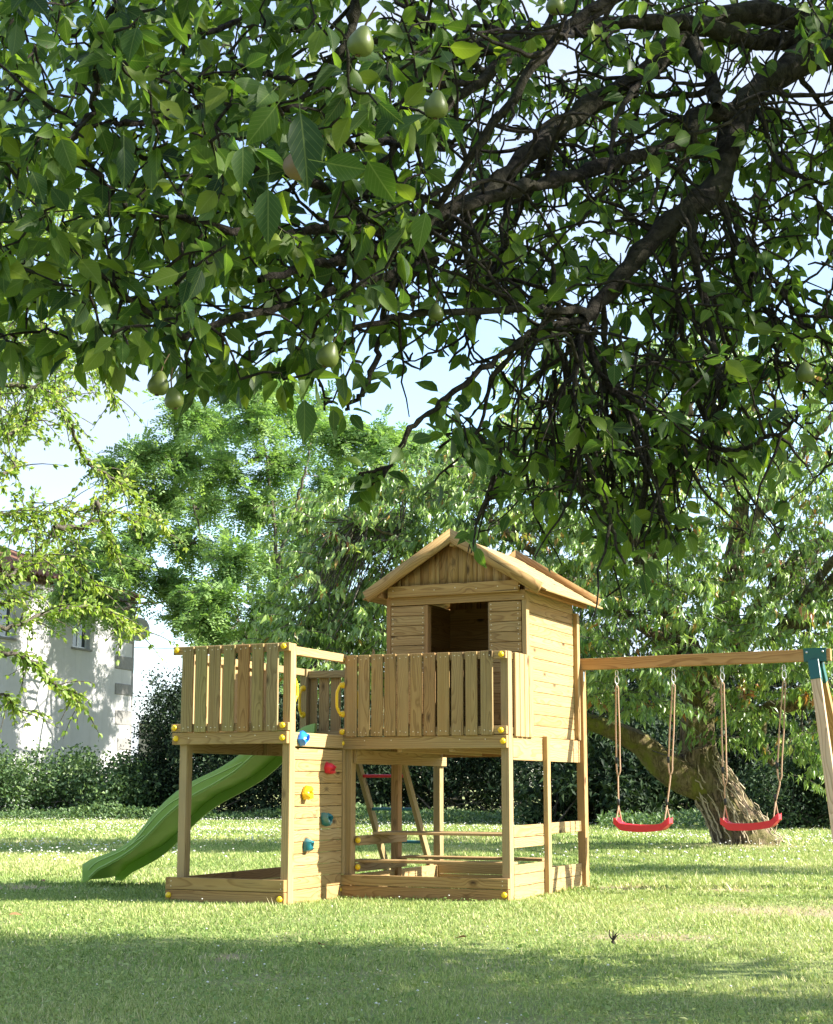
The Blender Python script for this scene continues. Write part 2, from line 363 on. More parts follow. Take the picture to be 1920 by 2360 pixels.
BARE = [(3.15, 11.9, 1.1, 0.55), (3.9, 12.6, 0.9, 0.5), (1.5, 10.2, 0.5, 0.25), (-1.05, 8.9, 0.16, 0.2), (-3.75, 15.0, 0.35, 0.4), (1.9, 14.55, 0.28, 0.3), (2.75, 14.15, 0.28, 0.3), (1.6, 5.6, 0.35, 0.2), (5.0, 24.3, 1.1, 0.9)]
def lawn_material():
    m, t, o = new_mat('lawn_soil'); b = NB(t)
    tcn = b.n('ShaderNodeTexCoord'); p = tcn.outputs['Object']
    n1 = b.noise(p, 0.45, 5, 0.6); n2 = b.noise(p, 7.0, 6, 0.7); n3 = b.noise(p, 60.0, 3, 0.6)
    col = b.ramp(n1, [(0.3, (0.19, 0.26, 0.08)), (0.5, (0.27, 0.31, 0.115)), (0.68, (0.38, 0.34, 0.18))])
    col = b.mix(b.math('MULTIPLY', n2, 0.6), col, (0.09, 0.115, 0.035, 1))
    col = b.mix(b.math('MULTIPLY', b.math('SUBTRACT', n3, 0.5, True), 1.6, True), col, (0.38, 0.34, 0.17, 1))
    sep = b.n('ShaderNodeSeparateXYZ'); b.val(sep.inputs[0], p); msk = None
    for x_, y_, rx, ry in BARE:
        dx = b.math('DIVIDE', b.math('SUBTRACT', sep.outputs[0], x_), rx); dy = b.math('DIVIDE', b.math('SUBTRACT', sep.outputs[1], y_), ry)
        e_ = b.math('SUBTRACT', 1.25, b.math('ADD', b.math('MULTIPLY', dx, dx), b.math('MULTIPLY', dy, dy)), True); msk = e_ if msk is None else b.math('MAXIMUM', msk, e_)
    col = b.mix(b.math('MULTIPLY', msk, b.math('ADD', n2, 0.25), True), col, (0.33, 0.25, 0.17, 1))
    bs = b.bsdf(col, 0.95, 0.1, b.bump(b.math('ADD', n2, n3), 0.6, 0.03)); b.l(bs.outputs[0], o.inputs[0]); return m
M_LAWN = lawn_material()

# ------------------------------------------------------------------ ground
def lawn_z(X, Y):
    X = np.asarray(X, float); Y = np.asarray(Y, float)
    return 0.012 * np.sin(X * 0.9 + 0.4 * Y) + 0.012 * np.sin(Y * 0.63 - X * 0.35) - 0.012
gx = np.concatenate([[-900, -300, -120, -60], np.linspace(-40, 40, 81), [60, 120, 300, 900]])
gy = np.concatenate([[-60, -20], np.linspace(-4, 60, 97), [90, 200, 500, 1500]])
GX, GY = np.meshgrid(gx, gy); GZ = lawn_z(GX, GY)
nx, ny = len(gx), len(gy)
i = (np.arange(ny - 1)[:, None] * nx + np.arange(nx - 1)[None, :]).ravel()
lawn = link('lawn', np_mesh('lawn', np.stack([GX, GY, GZ], -1).reshape(-1, 3), np.stack([i, i + 1, i + nx + 1, i + nx], 1), True), M_LAWN)
tag(lawn, 'mown green lawn dappled with sun and shade', None, None, 'structure')

def patchy(X, Y, s, seed):
    r = np.random.default_rng(seed); out = np.zeros_like(X)
    for k in range(7):
        a = r.uniform(0, 2 * np.pi); f = s * r.uniform(0.5, 2.2); out += np.sin((X * np.cos(a) + Y * np.sin(a)) * f + r.uniform(0, 6.28))
    return out / 4.0

TOWER_A = math.radians(-24.1); TOWER_O = np.array([-0.650, 13.591, 0.0])
TU = np.array([math.cos(TOWER_A), math.sin(TOWER_A), 0]); TV = np.array([-math.sin(TOWER_A), math.cos(TOWER_A), 0])

def bare(X, Y):
    o_ = np.zeros_like(X)
    for x_, y_, rx, ry in BARE: o_ = np.maximum(o_, np.exp(-((X - x_) / rx) ** 2 - ((Y - y_) / ry) ** 2))
    return o_
def build_grass():
    bands = [(4.2, 8, 5800, (0.011, 0.029), 0.0028), (8, 14, 3200, (0.013, 0.032), 0.0042), (14, 25, 1500, (0.02, 0.045), 0.0075), (25, 48, 360, (0.03, 0.06), 0.016)]
    Vs, Ts = [], []
    for y0, y1, den, hh, wd in bands:
        area = 0.31 * (y1 ** 2 - y0 ** 2) + 2.0 * (y1 - y0); n = int(area * den)
        Y = np.sqrt(RNG.uniform(y0 ** 2, y1 ** 2, n)); X = RNG.uniform(-1, 1, n) * (0.31 * Y + 1.0)
        pt = patchy(X, Y, 1.6, 3); p2 = patchy(X, Y, 6.0, 5); p3 = patchy(X, Y, 0.5, 9)
        keep = RNG.uniform(0, 1, n) < np.clip(0.78 + 0.35 * p2 + 0.15 * pt, 0.15, 1) * (1 - 0.72 * bare(X, Y))
        X, Y, pt, p2, p3 = X[keep], Y[keep], pt[keep], p2[keep], p3[keep]; n = len(X)
        H = RNG.uniform(*hh, n) * np.clip(1 + 0.35 * p2 + 0.2 * pt, 0.45, 2.0)
        tall = RNG.uniform(0, 1, n) < 0.02; H[tall] *= 1.8
        a = RNG.uniform(0, 2 * np.pi, n); lean = RNG.uniform(0.15, 1.25, n)
        Z = lawn_z(X, Y)
        base = np.stack([X, Y, Z], 1); sd = np.stack([np.cos(a), np.sin(a), 0 * a], 1) * (wd * RNG.uniform(0.6, 1.3, n))[:, None]
        b2 = a + np.pi / 2 + RNG.uniform(-0.6, 0.6, n)
        dr = np.stack([np.cos(b2), np.sin(b2), 0 * a], 1)
        tipp = base + dr * (H * lean)[:, None] + np.array([0, 0, 1.0]) * H[:, None]
        Vs.append(np.stack([base - sd, base + sd, tipp], 1))
        tn = np.clip(0.34 + 0.16 * pt + 0.12 * p3 + RNG.normal(0, 0.17, n), 0, 1)
        dry = RNG.uniform(0, 1, n) < np.clip(0.12 + 0.14 * pt + 0.6 * bare(X, Y), 0.01, 0.9); tn[dry] = RNG.uniform(0.7, 1, dry.sum())
        Ts.append(tn)
    V = np.concatenate(Vs); T = np.concatenate(Ts); n = len(V)
    me = np_mesh('grass', V.reshape(-1, 3), np.arange(3 * n).reshape(-1, 3), False, np.repeat(T, 3))
    tag(link('grass', me, M_GRASS), 'short green grass blades growing over the whole lawn', 'grass', None, 'stuff')
    # clover and daisies: small white heads, thickest in the far part of the lawn
    pts = []
    n = 9000; Y = np.sqrt(RNG.uniform(19 ** 2, 46 ** 2, n)); X = RNG.uniform(-1, 1, n) * (0.29 * Y + 0.5)
    k = RNG.uniform(0, 1, n) < np.clip(0.35 + 0.5 * patchy(X, Y, 0.7, 21) + 0.02 * (Y - 30), 0.02, 1)
    pts.append((X[k], Y[k], RNG.uniform(0.011, 0.021, k.sum()), RNG.uniform(0.05, 0.10, k.sum())))
    n = 80; Y = RNG.uniform(5.6, 8.2, n); X = RNG.normal(-0.45, 0.55, n)
    pts.append((X, Y, RNG.uniform(0.003, 0.0065, n), RNG.uniform(0.025, 0.045, n)))
    n = 120; Y = RNG.uniform(5.0, 19, n); X = RNG.uniform(-1, 1, n) * 0.28 * Y
    pts.append((X, Y, RNG.uniform(0.005, 0.009, n), RNG.uniform(0.03, 0.05, n)))
    X, Y, R, H = [np.concatenate(q) for q in zip(*pts)]
    base = np.stack([X, Y, lawn_z(X, Y) + H], 1)
    oc = np.array([(1, 0, 0), (0, 1, 0), (-1, 0, 0), (0, -1, 0), (0, 0, 0.7), (0, 0, -0.5)], float)
    fc = np.array([(0, 1, 4), (1, 2, 4), (2, 3, 4), (3, 0, 4), (1, 0, 5), (2, 1, 5), (3, 2, 5), (0, 3, 5)])
    V = base[:, None] + oc[None] * R[:, None, None]
    me = np_mesh('clover', V.reshape(-1, 3), (fc[None] + (np.arange(len(base)) * 6)[:, None, None]).reshape(-1, 3))
    tag(link('clover_flowers', me, M_WHITEFL), 'white clover and daisy heads scattered through the lawn', 'flowers', None, 'stuff')
def build_clover_leaves():
    # low broad leaves between the blades: clover, daisy rosettes
    rng = np.random.default_rng(83); n = 85000
    Y = np.sqrt(rng.uniform(4.5 ** 2, 17 ** 2, n)); Y = 4.5 + (Y - 4.5) * rng.uniform(.35, 1, n); X = rng.uniform(-1, 1, n) * (0.29 * Y + .5)
    k = rng.uniform(0, 1, n) < np.clip(.45 + .6 * patchy(X, Y, 2.4, 31) + .3 * patchy(X, Y, .6, 33), .05, 1); X, Y = X[k], Y[k]; n = len(X)
    P = np.stack([X, Y, lawn_z(X, Y) + rng.uniform(.006, .028, n)], 1); D = rand_dirs(n, rng) * [1, 1, .35]; sz = rng.uniform(.010, .022, n) * np.where(rng.uniform(0, 1, n) < .03, 2.2, 1)
    me = leaf_cloud('clover_leaves', P, norm(D), norm(rand_dirs(n, rng) * .55 + np.array([0, -.1, 1])), sz, sz * rng.uniform(.5, .9, n), 'diamond', np.clip(rng.normal(.25, .16, n) + .1 * patchy(X, Y, 1.1, 35), 0, 1))
    tag(link('clover_leaves', me, M_GRASS), 'small broad clover leaves growing between the grass blades', 'clover', None, 'stuff')
build_grass(); build_clover_leaves()

# ------------------------------------------------------------------ timber builder
_box_cache = {}
def box_mesh(L, W, T, bev=0.003, name='timber'):
    key = (round(L, 3), round(W, 3), round(T, 3), bev, name)
    if key in _box_cache: return _box_cache[key]
    bm = bmesh.new(); bmesh.ops.create_cube(bm, size=1.0)
    bmesh.ops.scale(bm, vec=(L, W, T), verts=bm.verts)
    if bev: bmesh.ops.bevel(bm, geom=list(bm.edges), offset=min(bev, T * 0.3), segments=1, affect='EDGES')
    me = bm_mesh(name, bm); _box_cache[key] = me; return me

TM = {}      # matrix of each tower part in tower space
def put(name, me, mat, parent, M):
    base = TM.get(parent.name, Matrix())
    o = link(name, me, mat, parent, base.inverted() @ M); TM[o.name] = M; return o
def frame(c, xd, yd):
    x = Vector(xd).normalized(); y = Vector(yd); y = (y - x * y.dot(x)).normalized(); z = x.cross(y)
    return Matrix(((x.x, y.x, z.x, c[0]), (x.y, y.y, z.y, c[1]), (x.z, y.z, z.z, c[2]), (0, 0, 0, 1)))
def tint(o, k=None):
    """tone of wood per board; boards facing the sun are given a paler one"""
    if k is None:
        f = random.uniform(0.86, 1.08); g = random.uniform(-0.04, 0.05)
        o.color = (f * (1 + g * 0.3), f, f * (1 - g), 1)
    else: o.color = (*k, 1)
    return o
def timber(name, parent, u, v, z, ax=None, col=None, bev=0.003):
    """board filling u=(u0,u1), v=(v0,v1), z=(z0,z1) in tower space; grain along the longest side or ax"""
    d = [u[1] - u[0], v[1] - v[0], z[1] - z[0]]; c = [(u[0] + u[1]) / 2, (v[0] + v[1]) / 2, (z[0] + z[1]) / 2]
    E3 = [(1, 0, 0), (0, 1, 0), (0, 0, 1)]
    order = sorted(range(3), key=lambda q: -d[q])
    if ax is not None: order = [ax] + [q for q in order if q != ax]
    a, b_ = order[0], order[1]; t = order[2]
    return tint(put(name, box_mesh(d[a], d[b_], d[t], bev, name), M_WOOD, parent, frame(c, E3[a], E3[b_])), col)
def beam(name, parent, p0, p1, W, T, wdir, col=None):
    p0 = Vector(p0); p1 = Vector(p1)
    return tint(put(name, box_mesh((p1 - p0).length, W, T, 0.003, name), M_WOOD, parent, frame((p0 + p1) / 2, p1 - p0, wdir)), col)

GREY = (0.80, 0.84, 0.78); GREEN = (0.84, 0.95, 0.78); BROWN = (0.86, 0.68, 0.52); SUNLIT_PALE = (1.07, 1.02, 0.90); ORANGE = (1.0, 0.82, 0.66); WARM = (1.0, 0.95, 0.86)  # the pale tint paints sunlight into boards on the sunlit faces

tower = empty('climbing_frame', tuple(TOWER_O), TOWER_A,
              'wooden climbing frame with raised playhouse, two balconies, green slide and swing beam', 'climbing frame')

# posts: section 7 x 9 cm
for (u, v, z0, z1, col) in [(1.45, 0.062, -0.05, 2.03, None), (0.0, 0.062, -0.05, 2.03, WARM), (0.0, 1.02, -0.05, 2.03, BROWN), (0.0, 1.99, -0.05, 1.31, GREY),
                            (-1.015, -0.958, -0.05, 2.06, None), (-0.045, -0.958, -0.05, 2.065, SUNLIT_PALE), (-1.0, 1.1, -0.05, 2.02, GREY), (-1.0, 0.36, 1.19, 2.02, None)]:
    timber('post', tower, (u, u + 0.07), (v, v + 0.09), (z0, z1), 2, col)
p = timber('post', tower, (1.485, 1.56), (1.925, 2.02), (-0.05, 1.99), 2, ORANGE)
timber('stud', tower, (1.523, 1.565), (0.885, 0.965), (-0.05, 1.345), 2, SUNLIT_PALE)
# decks
for k in range(15):
    timber('deck_board', tower, (0.005, 1.485), (0.066 + k * 0.131, 0.066 + k * 0.131 + 0.124), (1.302, 1.328), 0)
for k in range(16):
    timber('deck_board', tower, (-0.985, -0.02), (-0.955 + k * 0.131, -0.955 + k * 0.131 + 0.124), (1.305, 1.33), 0)
# rim beams
timber('rim_beam', tower, (-0.03, 1.518), (0.012, 0.058), (1.227, 1.332), 0, (0.92, 0.88, 0.78))
timber('rim_beam', tower, (-1.062, 0.022), (-1.008, -0.962), (1.255, 1.353), 0, (0.95, 0.88, 0.74))
timber('rim_beam', tower, (-0.018, 0.018), (-0.866, 0.01), (1.236, 1.348), 1, SUNLIT_PALE)
timber('rim_beam', tower, (1.492, 1.522), (0.156, 0.884), (1.13, 1.332), 1, SUNLIT_PALE)
timber('rim_beam', tower, (1.492, 1.522), (0.968, 1.922), (1.13, 1.332), 1, SUNLIT_PALE)
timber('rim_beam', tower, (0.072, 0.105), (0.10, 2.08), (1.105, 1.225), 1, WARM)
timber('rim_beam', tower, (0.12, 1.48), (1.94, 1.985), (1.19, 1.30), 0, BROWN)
timber('rim_beam', tower, (-1.012, -0.972), (-0.866, 1.19), (1.19, 1.30), 1)
timber('rim_beam', tower, (-0.96, -0.02), (1.11, 1.15), (1.19, 1.30), 0)
for uu in (0.5, 0.98): timber('joist', tower, (uu, uu + 0.045), (0.07, 1.92), (1.2, 1.30), 1)
# connecting top rail and slide opening rail
timber('rail', tower, (-0.02, 0.025), (-0.866, 0.05), (1.975, 2.045), 1, SUNLIT_PALE)
timber('rail', tower, (-0.99, -0.95), (0.452, 1.098), (1.955, 2.02), 1, GREY)

def screws(parent, pts, nrm):
    """small flat screw heads, joined"""
    bm = bmesh.new(); n = Vector(nrm)
    for q in pts:
        r = bmesh.ops.create_cone(bm, cap_ends=True, segments=6, radius1=0.0052, radius2=0.004, depth=0.004)
        m = Matrix.Translation(Vector(q) + n * 0.0015) @ n.to_track_quat('Z', 'Y').to_matrix().to_4x4()
        bmesh.ops.transform(bm, matrix=m, verts=r['verts'])
    o = put('screws', bm_mesh('screws', bm), M_SCREW, parent, Matrix()); o['kind'] = 'stuff'; return o

_cap = None
def bolt_cap(u, v, z, nrm=(0, -1, 0)):
    global _cap
    if _cap is None:
        bm = bmesh.new()
        prof = [(0.024, 0.0), (0.025, 0.006), (0.022, 0.016), (0.013, 0.023), (0.0, 0.025)]
        rings = []
        for r, h in prof[:-1]:
            rings.append([bm.verts.new((r * math.cos(a), r * math.sin(a), h)) for a in [2 * math.pi * i / 12 for i in range(12)]])
        top = bm.verts.new((0, 0, prof[-1][1]))
        for a, b in zip(rings, rings[1:]):
            for i in range(12): bm.faces.new((a[i], a[(i + 1) % 12], b[(i + 1) % 12], b[i]))
        for i in range(12): bm.faces.new((rings[-1][i], rings[-1][(i + 1) % 12], top))
        bm.faces.new(rings[0][::-1]); _cap = bm_mesh('bolt_cap', bm, True); auto_smooth(_cap, 50)
    put('bolt_cap', _cap, M_YELLOW, tower, Matrix.Translation((u, v, z)) @ Vector(nrm).to_track_quat('Z', 'Y').to_matrix().to_4x4())

def balustrade(name_cols, us, width, v_face, z0, z1, rails, u_ends, ax='u', jitter=0.012):
    """slats on two rails; ax 'u' = faces front, 'v' = slats on a side"""
    e = put('balustrade', None, None, tower, Matrix())
    pts = []
    if ax == 'u':
        for ra in rails: timber('rail', e, u_ends, (v_face + 0.026, v_face + 0.06), ra, 0, WARM)
        for q, (c, col) in enumerate(zip(us, name_cols)):
            dz = random.uniform(-jitter * 0.3, jitter * 0.2); tilt = random.uniform(-0.006, 0.006); vv = v_face + random.uniform(0, 0.003)
            wv = width * random.uniform(0.97, 1.03)
            o = beam('slat', e, (c - tilt * 0.3, vv + 0.012, z0 + dz), (c + tilt * 0.3, vv + 0.012, z1 + dz), wv, 0.022, (1, 0, 0), col)
            for zz in (z0 + 0.035, z1 - 0.035):
                for du in (-0.022, 0.026): pts.append((c + du + random.uniform(-.006, .006), vv, zz + random.uniform(-.006, .006)))
        screws(e, pts, (0, -1, 0))
    return e
cols7 = [GREY, GREEN, (0.80, 0.78, 0.68), (0.80, 0.88, 0.72), (0.82, 0.64, 0.46), (0.82, 0.82, 0.66), (0.78, 0.80, 0.76)]
balustrade(cols7, [-0.915, -0.787, -0.656, -0.519, -0.38, -0.249, -0.112], 0.107, -1.03, 1.357, 2.062, [(1.36, 1.424), (1.998, 2.066)], (-1.075, 0.03))
z2 = [(105, 170), (183, 258), (268, 350), (355, 437), (440, 522), (527, 607), (612, 697), (703, 785), (797, 872), (883, 965), (982, 1060)]
cols11 = [(0.95, 0.90, 0.76), (0.95, 0.93, 0.80), (0.90, 0.84, 0.68), (0.86, 0.78, 0.62), (0.95, 0.88, 0.72), (0.96, 0.86, 0.68), (0.86, 0.72, 0.58), (0.92, 0.84, 0.66), (0.84, 0.80, 0.70), (0.84, 0.82, 0.68), (0.80, 0.78, 0.68)]
balustrade(cols11, [-0.01 + ((a + b) / 2 - 60) / 1080 * 1.53 for a, b in z2], 0.104, -0.012, 1.334, 2.03, [(1.34, 1.408), (1.965, 2.028)], (-0.03, 1.518))
# side slats of the main balcony (face right)
e = put('balustrade', None, None, tower, Matrix())
timber('rail', e, (1.492, 1.522), (0.156, 0.58), (1.965, 2.02), 1, SUNLIT_PALE); timber('rail', e, (1.492, 1.522), (0.156, 0.58), (1.345, 1.40), 1, SUNLIT_PALE)
for k in range(4):
    v0 = 0.165 + k * 0.112
    timber('slat', e, (1.526, 1.547), (v0, v0 + 0.098), (1.325, 2.024), 2, SUNLIT_PALE)
# left side of the left deck (inner faces catch the sun) and the panel at the back
e = put('balustrade', None, None, tower, Matrix())
for zz in ((1.37, 1.43), (1.955, 2.02)): timber('rail', e, (-0.99, -0.955), (-0.866, 0.358), zz, 1, SUNLIT_PALE)
for k in range(9):
    v0 = -0.85 + k * 0.133
    timber('slat', e, (-1.014, -0.993), (v0, v0 + 0.108), (1.36, 2.025), 2, SUNLIT_PALE)
e = put('balustrade', None, None, tower, Matrix())
for zz in ((1.37, 1.43), (1.93, 2.0)): timber('rail', e, (-0.928, -0.53), (1.125, 1.16), zz, 0, GREY)
for u0 in (-0.925, -0.83, -0.705): timber('slat', e, (u0, u0 + (0.07 if u0 < -0.9 else 0.104)), (1.163, 1.185), (1.355, 1.975), 2, (0.80, 0.78, 0.70))
timber('post', tower, (-0.53, -0.46), (1.1, 1.19), (1.3, 2.02), 2, GREY)
# back rail of main deck, by the ladder: none seen

# bolt caps at rail ends
for (u, v, z) in [(-1.035, -1.006, 2.035), (-1.04, -1.006, 1.392), (-1.02, -1.01, 1.305), (-0.018, -1.006, 2.037), (-0.018, -1.006, 1.40), (-0.018, -1.01, 1.30),
                  (-1.05, -1.015, 0.042), (-0.018, -1.015, 0.036), (0.005, 0.012, 2.0), (0.005, 0.012, 1.375), (0.005, 0.01, 1.28), (1.478, 0.012, 1.998), (1.47, 0.012, 1.372), (1.488, 0.01, 1.283),
                  (-0.012, 0.014, 0.052), (1.486, 0.014, 0.047)]:
    bolt_cap(u, v, z)
bolt_cap(0.105, 0.135, 0.46); bolt_cap(0.105, 0.135, 0.235)

# base boards (sandbox walls)
sb = put('sandbox', None, None, tower, Matrix())
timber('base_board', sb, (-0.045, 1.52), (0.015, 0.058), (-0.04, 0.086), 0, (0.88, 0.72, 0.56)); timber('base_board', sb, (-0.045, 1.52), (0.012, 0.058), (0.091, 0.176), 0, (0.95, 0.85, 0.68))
timber('base_board', sb, (1.492, 1.522), (0.156, 0.884), (-0.04, 0.10), 1, SUNLIT_PALE); timber('base_board', sb, (1.492, 1.522), (0.156, 0.884), (0.104, 0.195), 1, SUNLIT_PALE); timber('base_board', sb, (1.492, 1.522), (0.156, 0.884), (0.199, 0.275), 1, SUNLIT_PALE)
timber('base_board', sb, (1.492, 1.522), (0.968, 1.922), (-0.04, 0.108), 1, SUNLIT_PALE); timber('base_board', sb, (1.492, 1.522), (0.968, 1.922), (0.112, 0.216), 1, SUNLIT_PALE)
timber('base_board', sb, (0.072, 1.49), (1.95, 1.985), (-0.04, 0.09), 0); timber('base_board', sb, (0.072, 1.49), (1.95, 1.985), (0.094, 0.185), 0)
timber('base_board', sb, (0.01, 0.045), (0.155, 1.015), (-0.04, 0.17), 1, SUNLIT_PALE); timber('base_board', sb, (0.01, 0.045), (1.115, 1.985), (-0.04, 0.17), 1, SUNLIT_PALE)
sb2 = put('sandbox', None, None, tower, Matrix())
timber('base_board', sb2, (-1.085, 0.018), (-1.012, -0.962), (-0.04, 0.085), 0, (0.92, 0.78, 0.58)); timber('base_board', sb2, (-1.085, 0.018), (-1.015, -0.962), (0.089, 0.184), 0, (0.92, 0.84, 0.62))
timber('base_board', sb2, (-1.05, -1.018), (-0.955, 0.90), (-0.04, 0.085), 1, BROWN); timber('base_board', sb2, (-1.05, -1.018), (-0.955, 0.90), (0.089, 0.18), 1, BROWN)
screws(sb, [(1.47, 0.012, 0.12), (1.47, 0.012, 0.155), (0.0, 0.012, 0.115)], (0, -1, 0))
screws(sb2, [(-1.03, -1.015, 0.115), (-1.03, -1.015, 0.155), (-0.01, -1.015, 0.115), (-0.01, -1.015, 0.155)], (0, -1, 0))
screws(tower, [(u, -1.008, 1.315 + random.uniform(-.01, .01)) for u in (-0.9, -0.73, -0.5, -0.27)] + [(u, 0.012, 1.30) for u in (0.22, 0.47, 1.1, 1.33)], (0, -1, 0))

# side boards, table and benches under the deck
timber('side_board', tower, (1.492, 1.522), (0.156, 0.884), (0.50, 0.595), 1, SUNLIT_PALE); timber('side_board', tower, (1.492, 1.522), (0.968, 1.922), (0.505, 0.60), 1, SUNLIT_PALE)
timber('side_board', tower, (1.492, 1.522), (0.156, 0.884), (0.413, 0.495), 1, SUNLIT_PALE)
tb = put('picnic_table', None, None, tower, Matrix())
timber('support', tb, (0.072, 0.105), (0.14, 1.15), (0.415, 0.497), 1); timber('support', tb, (1.455, 1.488), (0.2, 1.1), (0.415, 0.497), 1)
for k in range(4): timber('table_board', tb, (0.10, 1.475), (0.42 + k * 0.112, 0.42 + k * 0.112 + 0.107), (0.50, 0.522), 0)
for v0, nm in ((0.165, 'bench_board'), (0.97, 'bench_board')):
    for k in range(2): timber(nm, tb, (0.02 if v0 < 0.5 else 0.12, 1.475), (v0 + k * 0.1, v0 + k * 0.1 + 0.096), (0.273, 0.296), 0, WARM)
timber('support', tb, (0.072, 0.105), (0.14, 1.15), (0.195, 0.27), 1); timber('support', tb, (1.455, 1.488), (0.2, 1.15), (0.195, 0.27), 1)

# climbing wall, lit from the right
cw = put('climbing_wall', None, None, tower, Matrix())
nrow = 13; ph = 1.222 / nrow
for k in range(nrow):
    g = random.uniform(0.0, 0.004)
    timber('plank', cw, (-0.022, 0.006 + g), (-0.866, 0.008), (-0.045 if k == 0 else k * ph + 0.002, (k + 1) * ph - 0.002), 1, random.choice([SUNLIT_PALE, (1.05, 0.97, 0.80), (1.0, 0.92, 0.76), (1.1, 1.04, 0.9)]), 0.004)
timber('batten', cw, (-0.065, -0.024), (-0.85, -0.80), (0, 1.22), 2); timber('batten', cw, (-0.065, -0.024), (-0.06, -0.01), (0, 1.22), 2)
timber('plank', tower, (-0.02, 0.02), (0.012, 0.06), (0.18, 1.225), 2, WARM)
def hold(v, z, mat, label, seed):
    r = random.Random(seed); bm = bmesh.new(); n = 8
    ang = [2 * math.pi * i / n + r.uniform(-.2, .2) for i in range(n)]
    rad = [0.052 * r.uniform(0.85, 1.2) for _ in range(n)]
    rings = []
    for s_, h_ in ((1.0, 0.0), (1.05, 0.022), (0.88, 0.056), (0.5, 0.068), (0.26, 0.036)):
        rings.append([bm.verts.new((rad[i] * s_ * (1 + r.uniform(-.16, .16)) * math.cos(ang[i]), rad[i] * s_ * (1 + r.uniform(-.16, .16)) * math.sin(ang[i]), h_ * (1 + r.uniform(-.25, .3)))) for i in range(n)])
    for a, b in zip(rings, rings[1:]):
        for i in range(n): bm.faces.new((a[i], a[(i + 1) % n], b[(i + 1) % n], b[i]))
    bm.faces.new(rings[-1]); bm.faces.new(rings[0][::-1])
    bmesh.ops.subdivide_edges(bm, edges=list(bm.edges), cuts=1, smooth=0.7, use_grid_fill=True)
    me = auto_smooth(bm_mesh('climbing_hold', bm, True), 48)
    M = Matrix.Translation((0.01, v, z)) @ Vector((1, 0, 0)).to_track_quat('Z', 'Y').to_matrix().to_4x4()
    o = put('climbing_hold', me, mat, tower, M); o['label'] = label
    b2 = bmesh.new(); bmesh.ops.create_cone(b2, cap_ends=True, segments=10, radius1=0.011, radius2=0.011, depth=0.02)
    put('bolt', bm_mesh('bolt', b2), M_BLACK, o, M @ Matrix.Translation((0, 0, 0.036)))
hold(-0.76, 1.297, M_BLUE, 'blue climbing hold under the left balcony rail', 3); hold(-0.285, 1.062, M_RED, 'red climbing hold near the top', 4)
hold(-0.675, 0.858, M_YELLOW, 'yellow climbing hold', 5); hold(-0.33, 0.648, M_TEAL, 'dark teal climbing hold in the shade', 6); hold(-0.64, 0.438, M_TEAL, 'teal climbing hold in the sun, lowest', 8)

# yellow grab handles
def handle(base, along, outd, length=0.25, proud=0.06):
    t = Tubes(); b = np.array(base, float); o_ = np.array(outd, float); z = np.array([0, 0, 1.0]); h = length / 2
    path = [b - z * h, b - z * (h - 0.005) + o_ * 0.03, b - z * (h - 0.045) + o_ * (proud - 0.008), b - z * h * 0.4 + o_ * proud, b + z * h * 0.4 + o_ * proud, b + z * (h - 0.045) + o_ * (proud - 0.008), b + z * (h - 0.005) + o_ * 0.03, b + z * h]
    t.add(smooth_path(path, 28), 0.0135, 8)
    o = put('grab_handle', t.mesh('grab_handle'), M_YELLOW, tower, Matrix())
    for s in (-1, 1):
        bm = bmesh.new(); bmesh.ops.create_cone(bm, cap_ends=True, segments=12, radius1=0.03, radius2=0.02, depth=0.03)
        put('foot', auto_smooth(bm_mesh('handle_foot', bm, True)), M_YELLOW, o, Matrix.Translation(Vector(b + z * s * h + o_ * 0.012)) @ Vector(outd).to_track_quat('Z', 'Y').to_matrix().to_4x4())
handle((0.0, 0.03, 1.655), 'z', (-0.55, -0.83, 0)); handle((-0.015, -0.866, 1.69), 'z', (0.2, 0.98, 0), 0.20, 0.062)
handle((-0.965, 1.098, 1.71), 'z', (-0.1, -0.995, 0)); handle((-0.955, 0.452, 1.70), 'z', (0.1, 0.995, 0))
handle((-0.46, 1.13, 1.715), 'z', (0.995, -0.1, 0)); handle((0.0, 1.06, 1.715), 'z', (-0.995, -0.1, 0))

# ladder at the back
ld = put('ladder', None, None, tower, Matrix())
for u0 in (-0.47, 0.0):
    beam('stringer', ld, (u0, 1.2, 1.27), (u0, 2.05, -0.05), 0.075, 0.04, (0, 0.85, 0.5), GREY)
for k, (zz, m_, lb) in enumerate(((1.01, M_RED, 'red rung'), (0.70, M_TEAL, 'dark green rung'), (0.39, M_TEAL, 'dark green rung'))):
    vv = 1.2 + (1.27 - zz) / 1.32 * 0.85
    t = Tubes().add([(-0.48, vv, zz), (0.01, vv, zz)], 0.016, 10); o = put('rung', t.mesh('rung'), m_, ld, Matrix()); o['label'] = lb

# ------------------------------------------------------------------ playhouse on the deck
ph_ = put('playhouse', None, None, tower, Matrix())
HV = 0.475; HB = 1.83; HL = 0.25; HR = 1.49
def wallcol(): return random.choice([(0.98, 0.90, 0.72), (0.92, 0.82, 0.64), (1.0, 0.94, 0.78), (0.94, 0.84, 0.70), (0.88, 0.80, 0.62)])
zs = [2.497 - k * 0.0885 for k in range(14)]
for k in range(13):
    z1_, z0_ = zs[k] - 0.002, zs[k + 1] + 0.002
    timber('plank', ph_, (HL, 0.578), (HV, HV + 0.022), (z0_, z1_), 0, wallcol()); timber('plank', ph_, (1.192, HR - 0.004), (HV, HV + 0.022), (z0_, z1_), 0, wallcol())
timber('window_jamb', ph_, (0.580, 0.612), (HV - 0.008, HV + 0.07), (1.335, 2.497), 2, BROWN); timber('window_jamb', ph_, (1.172, 1.190), (HV + 0.024, HV + 0.07), (1.335, 2.497), 2)
